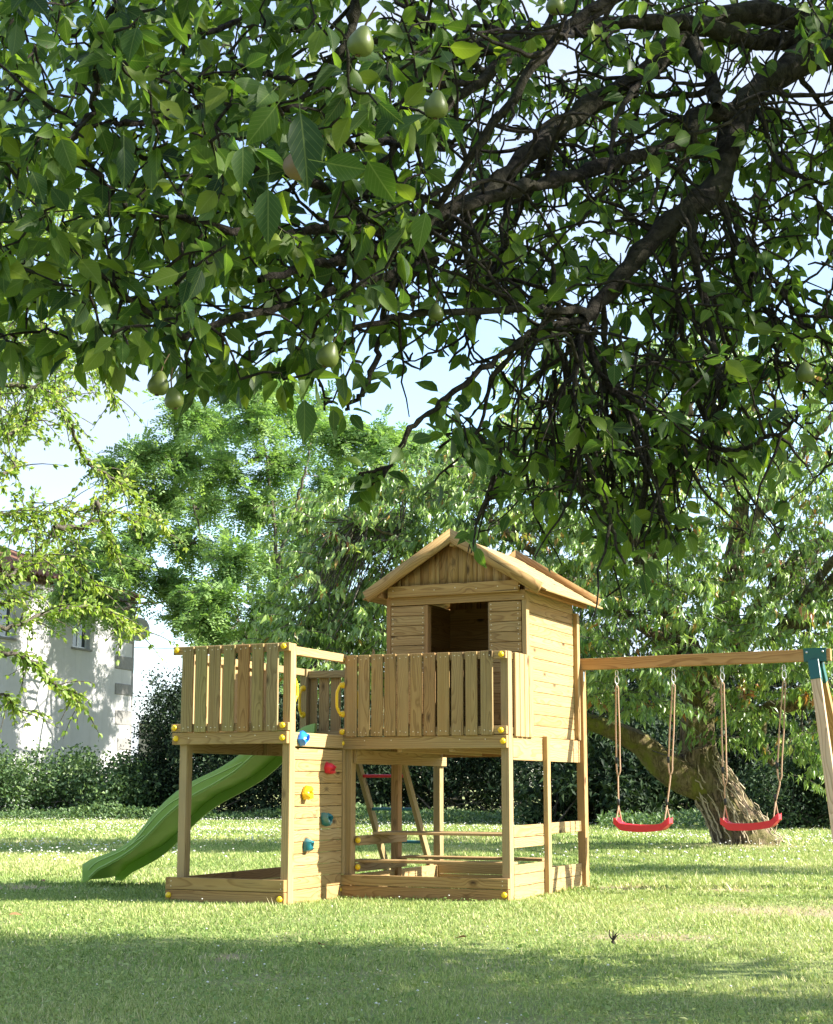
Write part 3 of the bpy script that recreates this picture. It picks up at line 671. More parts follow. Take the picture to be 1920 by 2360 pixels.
timber('plank', ph_, (HL - 0.005, HR + 0.035), (HV - 0.004, HV + 0.022), (2.502, 2.592), 0, (0.95, 0.85, 0.66))
timber('lintel', ph_, (HL - 0.015, HR - 0.01), (HV - 0.045, HV - 0.006), (2.572, 2.672), 0, (1.0, 0.88, 0.64))
timber('corner_post', ph_, (HL - 0.046, HL - 0.004), (HV + 0.004, HV + 0.07), (1.335, 2.58), 2, BROWN)
timber('corner_post', ph_, (HR + 0.002, HR + 0.045), (HV + 0.004, HV + 0.075), (1.335, 2.57), 2, SUNLIT_PALE)
timber('corner_post', ph_, (HR + 0.002, HR + 0.045), (HB + 0.03, HB + 0.1), (1.335, 2.52), 2, SUNLIT_PALE)
screws(ph_, [(u + random.uniform(-.004, .004), HV - 0.001, (a + b) / 2 + s) for u in (HL + 0.02, 0.56, 1.21, HR - 0.03) for a, b in zip(zs[:8], zs[1:8]) for s in (-0.02, 0.02)] +
       [(HL + 0.04 + q * 0.2, HV - 0.046, 2.63 + random.uniform(-.015, .02)) for q in range(7)] + [(1.45, HV - 0.046, 2.6), (HL + 0.02, HV - 0.005, 2.52), (HR + 0.02, HV - 0.005, 2.53)], (0, -1, 0))
# right wall
rows = 13; rh = 1.27 / rows
for k in range(rows):
    z0_, z1_ = 1.336 + k * rh + 0.0015, 1.336 + (k + 1) * rh - 0.0015
    vs = [HV + 0.078, HB + 0.026]
    if k == 5: vs = [HV + 0.078, 1.72, HB + 0.026]
    for a, b in zip(vs, vs[1:]): timber('plank', ph_, (HR - 0.022, HR + 0.002 + random.uniform(0, 0.004)), (a + 0.001, b - 0.001), (z0_, z1_), 1, random.choice([SUNLIT_PALE, (1.06, 0.98, 0.82), (0.98, 0.88, 0.70), (1.08, 1.03, 0.9)]))
# left wall with a doorway, back wall
for k in range(rows):
    z0_, z1_ = 1.336 + k * rh + 0.0005, 1.336 + (k + 1) * rh - 0.0005
    if k >= 11: timber('plank', ph_, (HL - 0.02, HL + 0.002), (HV + 0.078, HB), (z0_, z1_), 1, wallcol())
    else:
        timber('plank', ph_, (HL - 0.02, HL + 0.002), (HV + 0.072, 1.10), (z0_, z1_), 1, wallcol()); timber('plank', ph_, (HL - 0.02, HL + 0.002), (1.1, HB - 0.001), (z0_, z1_), 1, wallcol())
    timber('plank', ph_, (HL - 0.024, HR - 0.024), (HB, HB + 0.022), (z0_, z1_), 0, wallcol())
timber('door_post', ph_, (HL + 0.006, HL + 0.045), (0.80, 0.86), (1.336, 2.5), 2)
# gables of upright boards
def gable(v0, front):
    us = [HL, 0.30, 0.345, 0.425, 0.535, 0.62, 0.675, 0.72, 0.80, 0.90, 0.985, 1.045, 1.085, 1.15, 1.23, 1.32, 1.40, HR]
    for a, b in zip(us, us[1:]):
        def zt(u): return 3.06 - abs(u - 0.88) * 0.613
        d = random.uniform(0, 0.006); V = []
        z00 = 2.60 if not front else 2.64
        for vv in (v0 + d, v0 + d + 0.02):
            V += [(a + 0.0012, vv, z00), (b - 0.0012, vv, z00), (b - 0.0012, vv, max(zt(b), z00 + 0.01)), (a + 0.0012, vv, max(zt(a), z00 + 0.01))]
        if zt((a + b) / 2) < z00 + 0.01: continue
        F = [(0, 1, 2, 3), (7, 6, 5, 4), (0, 4, 5, 1), (1, 5, 6, 2), (2, 6, 7, 3), (3, 7, 4, 0)]
        c = np.array([(a + b) / 2, v0, z00]); VV = np.array(V) - c
        # grain runs along local x: turn the board so its length is x
        R = np.array([[0, 0, 1.0], [1, 0, 0], [0, 1, 0]])
        me = np_mesh('gable_board', VV @ R.T, np.array(F))
        o = put('gable_board', me, M_WOOD, ph_, Matrix.Translation(Vector(c)) @ Matrix(R.T.tolist()).to_4x4())
        tint(o, random.choice([(0.98, 0.88, 0.70), (0.84, 0.70, 0.54), (0.95, 0.84, 0.68), (1.02, 0.92, 0.74), (0.76, 0.64, 0.50)]))
gable(HV - 0.003, True); gable(HB + 0.0, False)
# roof
rf = put('roof', None, None, tower, Matrix())
PK = np.array([0.88, 3.115]); SL = 0.613; ru = math.cos(math.atan(SL)); rs = math.sin(math.atan(SL))
for side in (-1, 1):
    nb = 9; wdt = 1.0 / nb
    for k in range(nb):
        s0 = 0.0 + k * wdt; s1 = s0 + wdt + 0.018; mid = (s0 + s1) / 2
        lift = 0.008
        cu = PK[0] + side * mid * ru; cz = PK[1] - mid * rs - 0.028
        x = (0, 1, 0); y = (side * ru, 0, -rs)
        # each plank laps the one below
        tilt = 0.04; y = (side * math.cos(math.atan(SL) - tilt), 0, -math.sin(math.atan(SL) - tilt))
        tint(put('roof_plank', box_mesh(1.60, wdt + 0.018, 0.016, 0.003, 'roof_plank'), M_WOOD, rf, frame((cu, 0.39 + 0.8, cz + lift), x, y)), random.choice([SUNLIT_PALE, (1.1, 1.05, 0.92), (1.15, 1.12, 1.0)]))
    # bargeboards front and back
    for v0, top, c in ((0.345, 0.012, (0.96, 0.88, 0.72)), (1.985, 0.045, (0.9, 0.72, 0.52))):
        L = 1.0; nrm = np.array([side * rs, 0, ru]); p0 = np.array([PK[0], v0, PK[1] + 0.022]); p1 = p0 + np.array([side * ru, 0, -rs]) * L
        W = 0.105; V = []
        for vv in (v0, v0 + 0.028):
            a = np.array([PK[0] + side * 0.0006, vv, PK[1] + top + 0.02]); b = a + np.array([side * ru, 0, -rs]) * L
            dn = -nrm * W; am = np.array([PK[0] + side * 0.0006, vv, PK[1] + top + 0.02 - W / ru])
            V += [a, b, b + dn, am]
        V = np.array(V); c0 = V.mean(0); R = np.array([[side * ru, 0, -rs], [side * rs, 0, ru], [0, -1.0, 0]]); R[2] = np.cross(R[0], R[1])
        F = np.array([(0, 1, 2, 3), (7, 6, 5, 4), (0, 4, 5, 1), (1, 5, 6, 2), (2, 6, 7, 3), (3, 7, 4, 0)])
        if side == -1: F = F[:, ::-1]
        o = put('bargeboard', np_mesh('bargeboard', (V - c0) @ R.T, F), M_WOOD, rf, Matrix.Translation(Vector(c0)) @ Matrix(R.T.tolist()).to_4x4()); tint(o, c)
    timber('purlin', rf, (PK[0] + side * 0.70 - 0.02, PK[0] + side * 0.70 + 0.02), (0.375, 1.98), (PK[1] - 0.70 * SL - 0.115, PK[1] - 0.70 * SL - 0.06), 1, BROWN)
timber('ridge_beam', rf, (PK[0] - 0.02, PK[0] + 0.02), (0.376, 1.98), (PK[1] - 0.12, PK[1] - 0.05), 1)

# ------------------------------------------------------------------ slide
zt_u = [(-0.80, 1.50), (-0.95, 1.46), (-1.08, 1.36), (-1.22, 1.256), (-1.357, 1.162), (-1.52, 1.074), (-1.83, 0.95), (-1.99, 0.854), (-2.11, 0.763), (-2.25, 0.631), (-2.36, 0.50), (-2.5, 0.38), (-2.62, 0.322), (-2.76, 0.275), (-2.90, 0.235), (-2.97, 0.20), (-3.0, 0.17)]
zb_u = [(-0.80, 1.335), (-0.98, 1.30), (-1.08, 1.243), (-1.18, 1.155), (-1.354, 1.026), (-1.574, 0.914), (-1.824, 0.80), (-1.985, 0.70), (-2.13, 0.584), (-2.27, 0.451), (-2.41, 0.335), (-2.54, 0.255), (-2.71, 0.174), (-2.86, 0.11), (-2.91, 0.04), (-3.0, 0.0)]
us = np.linspace(-0.80, -3.0, 90)
def itp(tab, u):
    a = np.array(sorted(tab)); z = np.interp(u, a[:, 0], a[:, 1]); return z
k5 = np.ones(5) / 5
def sm(z): return np.convolve(np.pad(z, 2, mode='edge'), k5, 'valid')
zt = sm(itp(zt_u, us)); zb = sm(itp(zb_u, us)); 
bed = zb + 0.055 + 0.008 * np.sin(us * 9)
step = np.zeros_like(us)
for uc in (-1.45, -1.9, -2.25): step += 0.012 * np.exp(-((us - uc) / 0.035) ** 2)
V0s = 0.5
sec = []
for a in range(len(us)):
    t_, b_, d_ = zt[a], zb[a], bed[a]
    sec.append([(V0s - 0.012, t_ - 0.012), (V0s - 0.008, t_), (V0s + 0.02, t_ + 0.004), (V0s + 0.034, t_ - 0.012), (V0s + 0.042, d_ + 0.03), (V0s + 0.09, d_ + 0.012), (V0s + 0.28, d_ + 0.006), (V0s + 0.47, d_ + 0.012),
                (V0s + 0.518, d_ + 0.03), (V0s + 0.526, t_ - 0.012), (V0s + 0.54, t_ + 0.004), (V0s + 0.568, t_), (V0s + 0.572, t_ - 0.012), (V0s + 0.56, (t_ + b_) / 2), (V0s + 0.556, b_ - 0.05), (V0s + 0.535, b_ - 0.05),
                (V0s + 0.528, d_ - 0.012), (V0s + 0.44, d_ - 0.02 - step[a]), (V0s + 0.28, d_ - 0.024 - step[a]), (V0s + 0.10, d_ - 0.02 - step[a]), (V0s + 0.034, d_ - 0.012), (V0s + 0.024, b_), (V0s + 0.0, b_), (V0s - 0.006, (t_ + b_) / 2)])
sec = np.array(sec); ns = sec.shape[1]
sec[..., 1] = np.maximum(sec[..., 1], 0.0)
V = np.concatenate([np.repeat(us[:, None, None], ns, 1), sec], -1).reshape(-1, 3)
i = np.arange(len(us) - 1)[:, None] * ns; j = np.arange(ns)[None, :]; j2 = (j + 1) % ns
F = np.stack([i + j, i + ns + j, i + ns + j2, i + j2], -1).reshape(-1, 4)
caps = [tuple(range(ns)), tuple(range((len(us) - 1) * ns, len(us) * ns))[::-1]]
me = bpy.data.meshes.new('slide'); me.from_pydata(V.tolist(), [], [tuple(f) for f in F.tolist()] + caps); me.update()
bmf = bmesh.new(); bmf.from_mesh(me); bmesh.ops.recalc_face_normals(bmf, faces=bmf.faces); bmf.to_mesh(me); bmf.free()
for p_ in me.polygons: p_.use_smooth = True
auto_smooth(me, 42)
slide = put('slide', me, M_SLIDE, tower, Matrix()); slide['label'] = 'green plastic wavy slide running down to the left'
t = Tubes()
q = us > -2.93
t.add(np.stack([us[q], np.full(q.sum(), V0s - 0.006), zb[q] + 0.022], 1), 0.0055, 5)
for c0, c1 in ((-1.25, -1.95), (-1.8, -2.55), (-2.3, -2.95)):
    qq = (us < c0) & (us > c1); f = (us[qq] - c0) / (c1 - c0); hgt = zb[qq] + 0.03 + (zt[qq] - zb[qq] - 0.045) * (np.sin(f * np.pi / 2) ** 0.6) * (1 - f) ** 0.25
    t.add(np.stack([us[qq], np.full(qq.sum(), V0s - 0.011), hgt], 1), 0.005, 5)
put('moulded_line', t.mesh('moulded_line'), M_SLIDE2, slide, Matrix())

# ------------------------------------------------------------------ swing beam and legs
SB_V = 1.95
beam('swing_beam', tower, (1.47, SB_V + 0.03, 2.045), (3.845, SB_V + 0.03, 2.062), 0.105, 0.075, (0, 0, 1), ORANGE)
legs = [((3.70, SB_V - 0.005, 1.985), (4.02, 1.14, -0.05), (1.4, 1.42, 1.7)), ((3.72, SB_V + 0.07, 1.985), (3.965, 2.75, -0.05), ORANGE)]
for a, b, c in legs: beam('swing_leg', tower, a, b, 0.085, 0.085, (1, 0, 0), c)
br = put('swing_bracket', box_mesh(0.20, 0.115, 0.006, 0.002, 'bracket_plate'), M_BRACKET, tower, frame((3.71, SB_V - 0.012, 2.06), (1, 0, 0.007), (0, 0, 1)))
put('back_plate', box_mesh(0.20, 0.115, 0.006, 0.002, 'bracket_plate'), M_BRACKET, br, frame((3.71, SB_V + 0.072, 2.06), (1, 0, 0.007), (0, 0, 1)))
put('top_plate', box_mesh(0.20, 0.09, 0.006, 0.002, 'bracket_top'), M_BRACKET, br, frame((3.71, SB_V + 0.03, 2.120), (1, 0, 0.007), (0, 1, 0)))
for a, b, c in legs:
    a_, b_ = Vector(a), Vector(b); d_ = (b_ - a_).normalized()
    bm = bmesh.new(); bmesh.ops.create_cube(bm, size=1); bmesh.ops.scale(bm, vec=(0.19, 0.094, 0.094), verts=bm.verts); bmesh.ops.bevel(bm, geom=list(bm.edges), offset=0.004, segments=1, affect='EDGES')
    put('leg_socket', bm_mesh('leg_socket', bm), M_BRACKET, br, frame(a_ + d_ * 0.075, d_, (1, 0, 0)))
for uu in (3.64, 3.78):
    bm = bmesh.new(); bmesh.ops.create_uvsphere(bm, u_segments=10, v_segments=6, radius=0.011)
    put('bolt', bm_mesh('bolt', bm, True), M_METAL, br, Matrix.Translation((uu, SB_V - 0.016, 2.085 if uu < 3.7 else 2.09)))
o = put('corner_plate', box_mesh(0.03, 0.09, 0.003, 0, 'corner_plate'), M_METAL, tower, frame((1.562, 1.955, 1.93), (0, 1, 0), (0, 0, 1)))
TW = Matrix.Translation(Vector(TOWER_O)) @ Matrix.Rotation(TOWER_A, 4, 'Z')

def swing(u_hang, zb0, u_seat, seat_z, label, mirror):
    """two ropes on metal hooks carrying a red plastic seat"""
    cu = (u_seat[0] + u_seat[1]) / 2
    root = empty('swing', tuple(TW @ Vector((cu, SB_V + 0.03, 1.99))), TOWER_A, label, 'swing', 'red swings under the beam')
    loc = lambda u, v, z: np.array([u - cu, v, z - 1.99])
    # seat: curved shell swept across, ends turned up
    nU, nV = 29, 9; half = (u_seat[1] - u_seat[0]) / 2; V = []
    for face in (0, 1):
        for a in range(nU):
            s = -1 + 2 * a / (nU - 1)
            bend = 0.028 * s * s + 0.062 * max(0, (abs(s) - 0.72) / 0.28) ** 1.4 - 0.018 * max(0, (abs(s) - 0.9) / 0.1)
            z = (seat_z[0] * (1 - s) / 2 + seat_z[1] * (1 + s) / 2) + bend
            wd = 0.085 * (1 - 0.18 * max(0, (abs(s) - 0.75) / 0.25) ** 2)
            for b in range(nV):
                r = -1 + 2 * b / (nV - 1)
                zz = z + 0.012 * (1 - r * r) * -1 + (0.0 if face == 0 else -0.036 + 0.018 * r * r)
                if face == 1: zz = z - 0.062 + 0.008 * (1 - r * r)
                V.append(loc(cu + s * half, r * wd * (1 if face == 0 else 0.93), zz))
    F = []; off = nU * nV
    for a in range(nU - 1):
        for b in range(nV - 1):
            q = a * nV + b; F.append((q, q + nV, q + nV + 1, q + 1)); F.append((off + q, off + q + 1, off + q + nV + 1, off + q + nV))
    for a in range(nU - 1):
        q = a * nV; F.append((q, off + q, off + q + nV, q + nV)); q = a * nV + nV - 1; F.append((q, q + nV, off + q + nV, off + q))
    for b in range(nV - 1):
        F.append((b, b + 1, off + b + 1, off + b)); q = (nU - 1) * nV + b; F.append((q, off + q, off + q + 1, q + 1))
    me = np_mesh('seat', np.array(V), np.array(F), True); auto_smooth(me, 50)
    link('seat', me, M_RED, root)
    for sd in (0, 1):
        uh = u_hang[sd]; us_ = u_seat[0] + 0.035 if sd == 0 else u_seat[1] - 0.035
        zs_ = seat_z[sd] + 0.055
        h = Tubes(); 
        ring = [loc(uh + 0.013 * math.cos(q), 0.0, zb0 - 0.03 + 0.03 * math.sin(q)) for q in np.linspace(0, 6.28, 14)]
        h.add(ring, 0.004, 5)
        ring = [loc(uh + 0.018 * math.cos(q), 0.0, zb0 - 0.095 + 0.04 * math.sin(q)) for q in np.linspace(0, 6.28, 16)]
        h.add(ring, 0.0052, 5); ring = [loc(uh, 0.014 * math.cos(q), zb0 - 0.145 + 0.022 * math.sin(q)) for q in np.linspace(0, 6.28, 12)]
        h.add(ring, 0.004, 5)
        link('carabiner', h.mesh('carabiner'), M_METAL, root)
        za = zb0 - 0.165; zm = zs_ + 0.52 if not mirror else zs_ + 0.42; f = (za - zm) / (za - zs_); um = uh + (us_ - uh) * f
        r = Tubes(); w_ = 0.013
        def wob(a_, b_, n, amp): 
            t_ = np.linspace(0, 1, n)[:, None]; P = np.array(a_) * (1 - t_) + np.array(b_) * t_; P[:, 0] += amp * np.sin(t_[:, 0] * 9) ; return P
        r.add(wob(loc(uh - w_, 0, za), loc(um - w_ * 1.4, 0, zm), 24, 0.002), 0.0066, 6); r.add(wob(loc(uh + w_, 0, za), loc(um + w_ * 1.6, 0, zm - 0.05), 24, -0.002), 0.0066, 6)
        r.add(smooth_path([loc(uh - w_, 0, za), loc(uh, 0, za + 0.02), loc(uh + w_, 0, za)], 8), 0.0066, 6)
        r.add(smooth_path([loc(um - w_ * 1.4, 0, zm), loc(um - w_, 0, zm - 0.09), loc(um, 0, zm - 0.125), loc(um + w_ * 1.4, 0, zm - 0.09), loc(um + w_ * 1.6, 0, zm - 0.05)], 12), 0.0066, 6)
        ap = loc(us_, 0, zs_ + 0.11)
        r.add(smooth_path([loc(um, 0, zm - 0.12), loc(um - 0.004, 0, zm - 0.17), ap], 14), 0.0072, 6)
        for vv in (-0.06, 0.06): r.add([ap, loc(us_ + 0.012 * (1 if vv > 0 else -1), vv, zs_ - 0.035)], 0.0062, 6)
        link('rope', r.mesh('rope'), M_ROPE, root)
        for (uu, zz) in ((um - w_ * 1.3, zm + 0.01), (us_, zs_ + 0.15)):
            k_ = Tubes(); k_.add([loc(uu, 0, zz - 0.03), loc(uu, 0, zz - 0.02), loc(uu, 0, zz + 0.02), loc(uu, 0, zz + 0.03)], [0.008, 0.0135, 0.0135, 0.008], 8)
            link('rope_adjuster', k_.mesh('rope_adjuster'), M_BLACK, root)
    return root
swing((1.875, 2.415), 1.985, (1.83, 2.355), (0.565, 0.568), 'red plastic swing seat hanging nearest the playhouse', False)
swing((2.868, 3.425), 1.99, (2.82, 3.34), (0.572, 0.612), 'red plastic swing seat hanging in front of the thick tree trunk', True)

#@@TREES
# ------------------------------------------------------------------ pear tree overhead
def build_pear():
    rng = np.random.default_rng(5)
    root = empty('pear_tree', (3.6, 6.9, 0.0), 0, 'large old pear tree whose dark branches and leaves hang across the top of the view', 'tree')
    O = np.array([3.6, 6.9, 0.0])
    fork = np.array([2.75, 6.5, 3.15])
    tr = Tubes()
    tr.add(smooth_path([(3.6, 6.9, -0.1), (3.55, 6.85, 0.8), (3.3, 6.75, 1.9), (2.95, 6.6, 2.8), fork], 26) - O, np.linspace(0.24, 0.16, 26), 14, 0.05)
    link('trunk', tr.mesh('trunk'), M_BARKP, root)
    # limbs as seen from below: (points px,py,distance), start radius, end radius
    limbs = [
        ([(1990, 120, 6.3), (1920, 110, 6.1), (1734, 221, 5.8), (1650, 431, 5.6), (1546, 510, 5.5), (1419, 649, 5.4), (1345, 735, 5.3)], .066, .026),
        ([(1990, 100, 6.3), (1900, 60, 6.1), (1720, 30, 5.9), (1585, 75, 5.7), (1485, 170, 5.6), (1347, 255, 5.5), (1270, 310, 5.4), (1142, 426, 5.2), (1004, 520, 5.1), (900, 560, 5.0)], .056, .022),
        ([(1734, 221, 5.8), (1680, 260, 5.7), (1607, 260, 5.6), (1580, 326, 5.5), (1458, 365, 5.4), (1292, 409, 5.2), (1153, 448, 5.0), (1015, 498, 4.8), (840, 590, 4.6), (720, 612, 4.4), (600, 642, 4.2)], .036, .010),
        ([(1960, 90, 6.2), (1800, 95, 6.0), (1680, 78, 5.8), (1540, 50, 5.6), (1347, 62, 5.4), (1230, 100, 5.2), (1130, 170, 5.0), (960, 300, 4.8), (820, 340, 4.5)], .045, .012),
        ([(1430, -20, 4.3), (1292, 77, 4.3), (1126, 304, 4.3), (1004, 487, 4.4), (960, 560, 4.5)], .017, .009),
        ([(277, -10, 3.6), (232, 94, 3.6), (227, 166, 3.6), (194, 288, 3.7), (110, 365, 3.8)], .011, .005),
        ([(426, -20, 3.9), (428, 60, 3.9), (426, 120, 3.9)], .009, .006),
        ([(826, -20, 4.0), (802, 83, 4.0), (763, 155, 4.0), (700, 190, 4.1), (560, 150, 4.2)], .016, .007),
        ([(1347, 62, 5.4), (1150, 95, 5.2), (960, 100, 5.0), (719, 72, 4.8), (586, 45, 4.6), (420, 90, 4.4), (300, 85, 4.2)], .022, .007),
        ([(820, 340, 4.5), (700, 255, 4.3), (520, 240, 4.1), (415, 265, 4.0), (300, 285, 3.9), (194, 288, 3.8), (60, 210, 3.7)], .014, .005),
        ([(900, 560, 5.0), (800, 470, 4.8), (660, 400, 4.6), (531, 400, 4.4), (376, 398, 4.2), (310, 343, 4.1), (240, 300, 4.0)], .018, .005),
        ([(960, 540, 5.0), (747, 525, 4.7), (640, 550, 4.5), (553, 536, 4.3), (387, 492, 4.1), (310, 498, 4.0), (243, 420, 3.9), (180, 360, 3.8)], .018, .006),
        ([(1004, 600, 5.0), (850, 650, 4.8), (708, 688, 4.5), (547, 732, 4.2), (420, 771, 4.0), (365, 732, 3.9), (276, 666, 3.8), (182, 605, 3.7)], .016, .005),
        ([(1345, 715, 5.3), (1200, 712, 5.1), (960, 722, 4.9), (868, 743, 4.8), (690, 765, 4.6), (520, 770, 4.4)], .015, .006),
        ([(960, 600, 5.0), (895, 690, 4.9), (874, 800, 4.9), (835, 904, 4.8), (796, 940, 4.8)], .014, .006),
        ([(1345, 735, 5.3), (1240, 760, 5.2), (1160, 815, 5.1), (1030, 920, 5.0), (960, 975, 4.9), (896, 1075, 4.9), (857, 1112, 4.9), (818, 1124, 4.9)], .014, .005),
        ([(896, 1075, 4.9), (850, 1088, 4.9), (826, 1092, 4.9)], .007, .004),
        ([(1546, 510, 5.5), (1556, 640, 5.6), (1570, 750, 5.6), (1590, 860, 5.6), (1626, 900, 5.6)], .014, .005),
        ([(1590, 480, 5.5), (1606, 620, 5.4), (1635, 749, 5.4), (1657, 854, 5.3), (1680, 900, 5.3), (1695, 926, 5.3)], .017, .006),
        ([(1657, 854, 5.3), (1650, 920, 5.3), (1635, 998, 5.3), (1640, 1040, 5.3), (1650, 1066, 5.3)], .010, .005),
        ([(1635, 1030, 5.3), (1700, 1035, 5.2), (1760, 1012, 5.1), (1830, 975, 5.0), (1840, 930, 5.0)], .009, .004),
        ([(1347, 738, 5.3), (1370, 832, 5.3), (1402, 887, 5.3), (1460, 960, 5.3), (1492, 1030, 5.3), (1513, 1136, 5.3), (1540, 1210, 5.3), (1600, 1220, 5.3)], .014, .005),
        ([(1345, 745, 5.3), (1328, 860, 5.2), (1325, 942, 5.2), (1369, 1108, 5.2), (1400, 1190, 5.2), (1435, 1300, 5.2)], .012, .005),
        ([(1391, 680, 5.4), (1395, 860, 5.5), (1402, 998, 5.5), (1419, 1186, 5.5)], .012, .005),
        ([(1402, 887, 5.3), (1500, 950, 5.4), (1550, 1000, 5.4), (1579, 1075, 5.4)], .010, .004),
        ([(1650, 431, 5.6), (1695, 555, 5.6), (1750, 655, 5.6), (1790, 743, 5.6), (1790, 840, 5.6)], .014, .005),
        ([(1695, 520, 5.6), (1760, 610, 5.5), (1845, 738, 5.4), (1930, 800, 5.3)], .012, .006),
        ([(1734, 221, 5.8), (1800, 380, 5.5), (1900, 420, 5.4), (1960, 400, 5.4)], .012, .006),
        ([(1270, 310, 5.4), (1230, 420, 5.5), (1160, 560, 5.6), (1130, 660, 5.7), (1080, 760, 5.8)], .016, .006),
        ([(1485, 170, 5.6), (1420, 280, 5.3), (1400, 420, 5.2), (1340, 520, 5.2)], .014, .006),
        ([(1585, 75, 5.7), (1640, 180, 5.5), (1652, 240, 5.4)], .03, .02),
    ]
    nodes, nrad, tubes = [], [], Tubes()
    for pts, r0, r1 in limbs:
        P = np.array([at(*p) for p in pts]); n = max(10, len(pts) * 6); S = smooth_path(P, n)
        S += rng.normal(0, 0.006, S.shape) * np.linspace(0.4, 1, n)[:, None]
        R = np.linspace(r0, r1, n) * (1 + 0.1 * rng.standard_normal(n))
        one = Tubes().add(S - O, R, 9 if r0 > 0.03 else 6, 0.09); link('limb' if r0 >= 0.03 else 'branch', one.mesh('limb'), M_BARKP, root); nodes.append(S); nrad.append(R)
    for tgt in ((1990, 120, 6.3), (1990, 100, 6.3), (1960, 90, 6.2)):
        E_ = at(*tgt); link('limb', Tubes().add(smooth_path([fork, (fork + E_) / 2 + (0, 0, .1), E_], 10) - O, np.linspace(.13, .08, 10), 10, 0.05).mesh('limb'), M_BARKP, root)
    # limbs that leave the frame to the right and overhead, for the rest of the crown
    outer = []
    for a in np.linspace(-2.4, 1.9, 11):
        r = rng.uniform(2.6, 4.4); e = fork + np.array([2.6 + r * math.cos(a) * 0.9, r * math.sin(a) * 0.55 + 0.4, rng.uniform(0.3, 2.8)])
        S = smooth_path([fork, (fork + e) / 2 + rng.normal(0, .25, 3), e], 14); outer.append(S); link('limb', Tubes().add(S - O, np.linspace(.1, .025, 14), 7, 0.06).mesh('limb'), M_BARKP, root)
    NO = np.vstack(nodes); NR = np.concatenate(nrad)
    # --- attraction points: where the foliage is, in regions with real depth
    reg = []       # px0,py0,px1,py1, Y0,Y1, count
    reg += [(-520, -140, -120, 700, 3.6, 5.6, 130)]
    reg += [(-120, -140, 560, 380, 3.3, 6.2, 300), (-120, 330, 520, 720, 3.4, 5.4, 170), (-60, 640, 430, 830, 3.5, 4.8, 70), (420, 640, 800, 900, 3.9, 5.4, 60),
            (520, -140, 1020, 330, 3.4, 6.4, 250), (460, 330, 1000, 660, 3.8, 6.2, 170), (860, 590, 1120, 760, 4.8, 6.2, 25),
            (980, -140, 1960, 180, 4.8, 7.6, 250), (980, 180, 1500, 640, 5.9, 7.8, 230), (1120, 560, 1600, 900, 5.4, 7.2, 155), (1010, 900, 1600, 1080, 5.0, 6.6, 92),
            (1120, 1060, 1560, 1160, 5.0, 6.2, 34), (1340, 1160, 1540, 1270, 5.0, 5.8, 9), (1560, 780, 1820, 1060, 5.1, 6.0, 40), (1680, 520, 1960, 900, 5.2, 6.4, 46), (1480, 250, 1960, 560, 5.6, 7.8, 190), (1560, 520, 1760, 780, 5.8, 7.2, 60)]
    tips = []
    for x0, y0, x1, y1, Y0, Y1, n in reg:
        for _ in range(n): tips.append(at(rng.uniform(x0, x1), rng.uniform(y0, y1), rng.uniform(Y0, Y1)))
    tips = np.array(tips)
    d0 = np.array([np.min(np.sum((NO - t) ** 2, 1)) for t in tips]); order = np.argsort(d0)
    LP, LD = [], []; twigs = Tubes(); pool = NO.copy(); 
    for k in order:
        t = tips[k]; dd = np.sum((pool - t) ** 2, 1); j = int(np.argmin(dd)); s = pool[j]; L = math.sqrt(dd[j])
        if L < 0.04: t = s + rand_dirs(1, rng)[0] * 0.12; L = 0.12
        if L > (0.9 if to_px(t)[0] > -100 else 1.6) or rng.uniform() < (0.32 if to_px(t)[0] < 900 else 0.38):
            continue
        side = rng.normal(0, 0.13 * L, 3); mid = (s + t) / 2 + side + np.array([0, 0, 0.12 * L])
        n = max(4, int(L / 0.05)); S = smooth_path([s, mid, t], n); S[1:] += rng.normal(0, 0.006, (n - 1, 3))
        twigs.add(S - O, np.linspace(min(0.0085, 0.0035 + 0.010 * L), 0.0022, n), 5); pool = np.vstack([pool, S[1:]])
        for sp in range(int(L / 0.12)):                    # short knobbly spurs
            q = S[rng.integers(1, n)]; e = q + rand_dirs(1, rng)[0] * rng.uniform(0.02, 0.06); twigs.add(np.array([q, (q + e) / 2 + rng.normal(0, .004, 3), e]) - O, [0.004, 0.0035, 0.0025], 4)
        ax = norm(t - S[-2]); m = int(rng.integers(4, 9))
        for q in range(m):
            b = S[-1 - int(rng.integers(0, max(1, min(n - 1, 6))))]; LP.append(b); LD.append(norm(ax * rng.uniform(-0.1, 0.8) + rand_dirs(1, rng)[0] * 0.85 + np.array([0, 0, -0.62])))
    for S in nodes[5:]:
        for q in range(len(S) // 3):
            b = S[rng.integers(0, len(S))]
            for _ in range(2): LP.append(b); LD.append(norm(rand_dirs(1, rng)[0] + np.array([0, 0, -0.5])))
    # crooked secondary branches crossing under the leaves
    for _ in range(330):
        j = int(rng.integers(0, len(NO) - 1)); s = NO[j]; px, py = to_px(s)
        if not (760 < px < 1900 and py < (860 if px > 1180 else 640)): continue
        L = rng.uniform(0.3, 0.95); d = norm(rand_dirs(1, rng)[0] * [1, .6, 1] + np.array([-.45, 0, -.25])); n = int(8 + L * 12); S = [s]
        for q in range(n - 1):
            d = norm(d + rng.normal(0, .22, 3)); S.append(S[-1] + d * L / n)
        S = np.array(S); r0 = min(NR[j] * .75, rng.uniform(.006, .015)); twigs.add(S - O, np.linspace(r0, r0 * .3, n), 5, .08)
        for sp in range(int(L * 12)):
            q = S[rng.integers(1, n)]; e = q + rand_dirs(1, rng)[0] * rng.uniform(.02, .07); twigs.add(np.array([q, (q + e) / 2 + rng.normal(0, .006, 3), e]) - O, [.005, .0045, .003], 4)
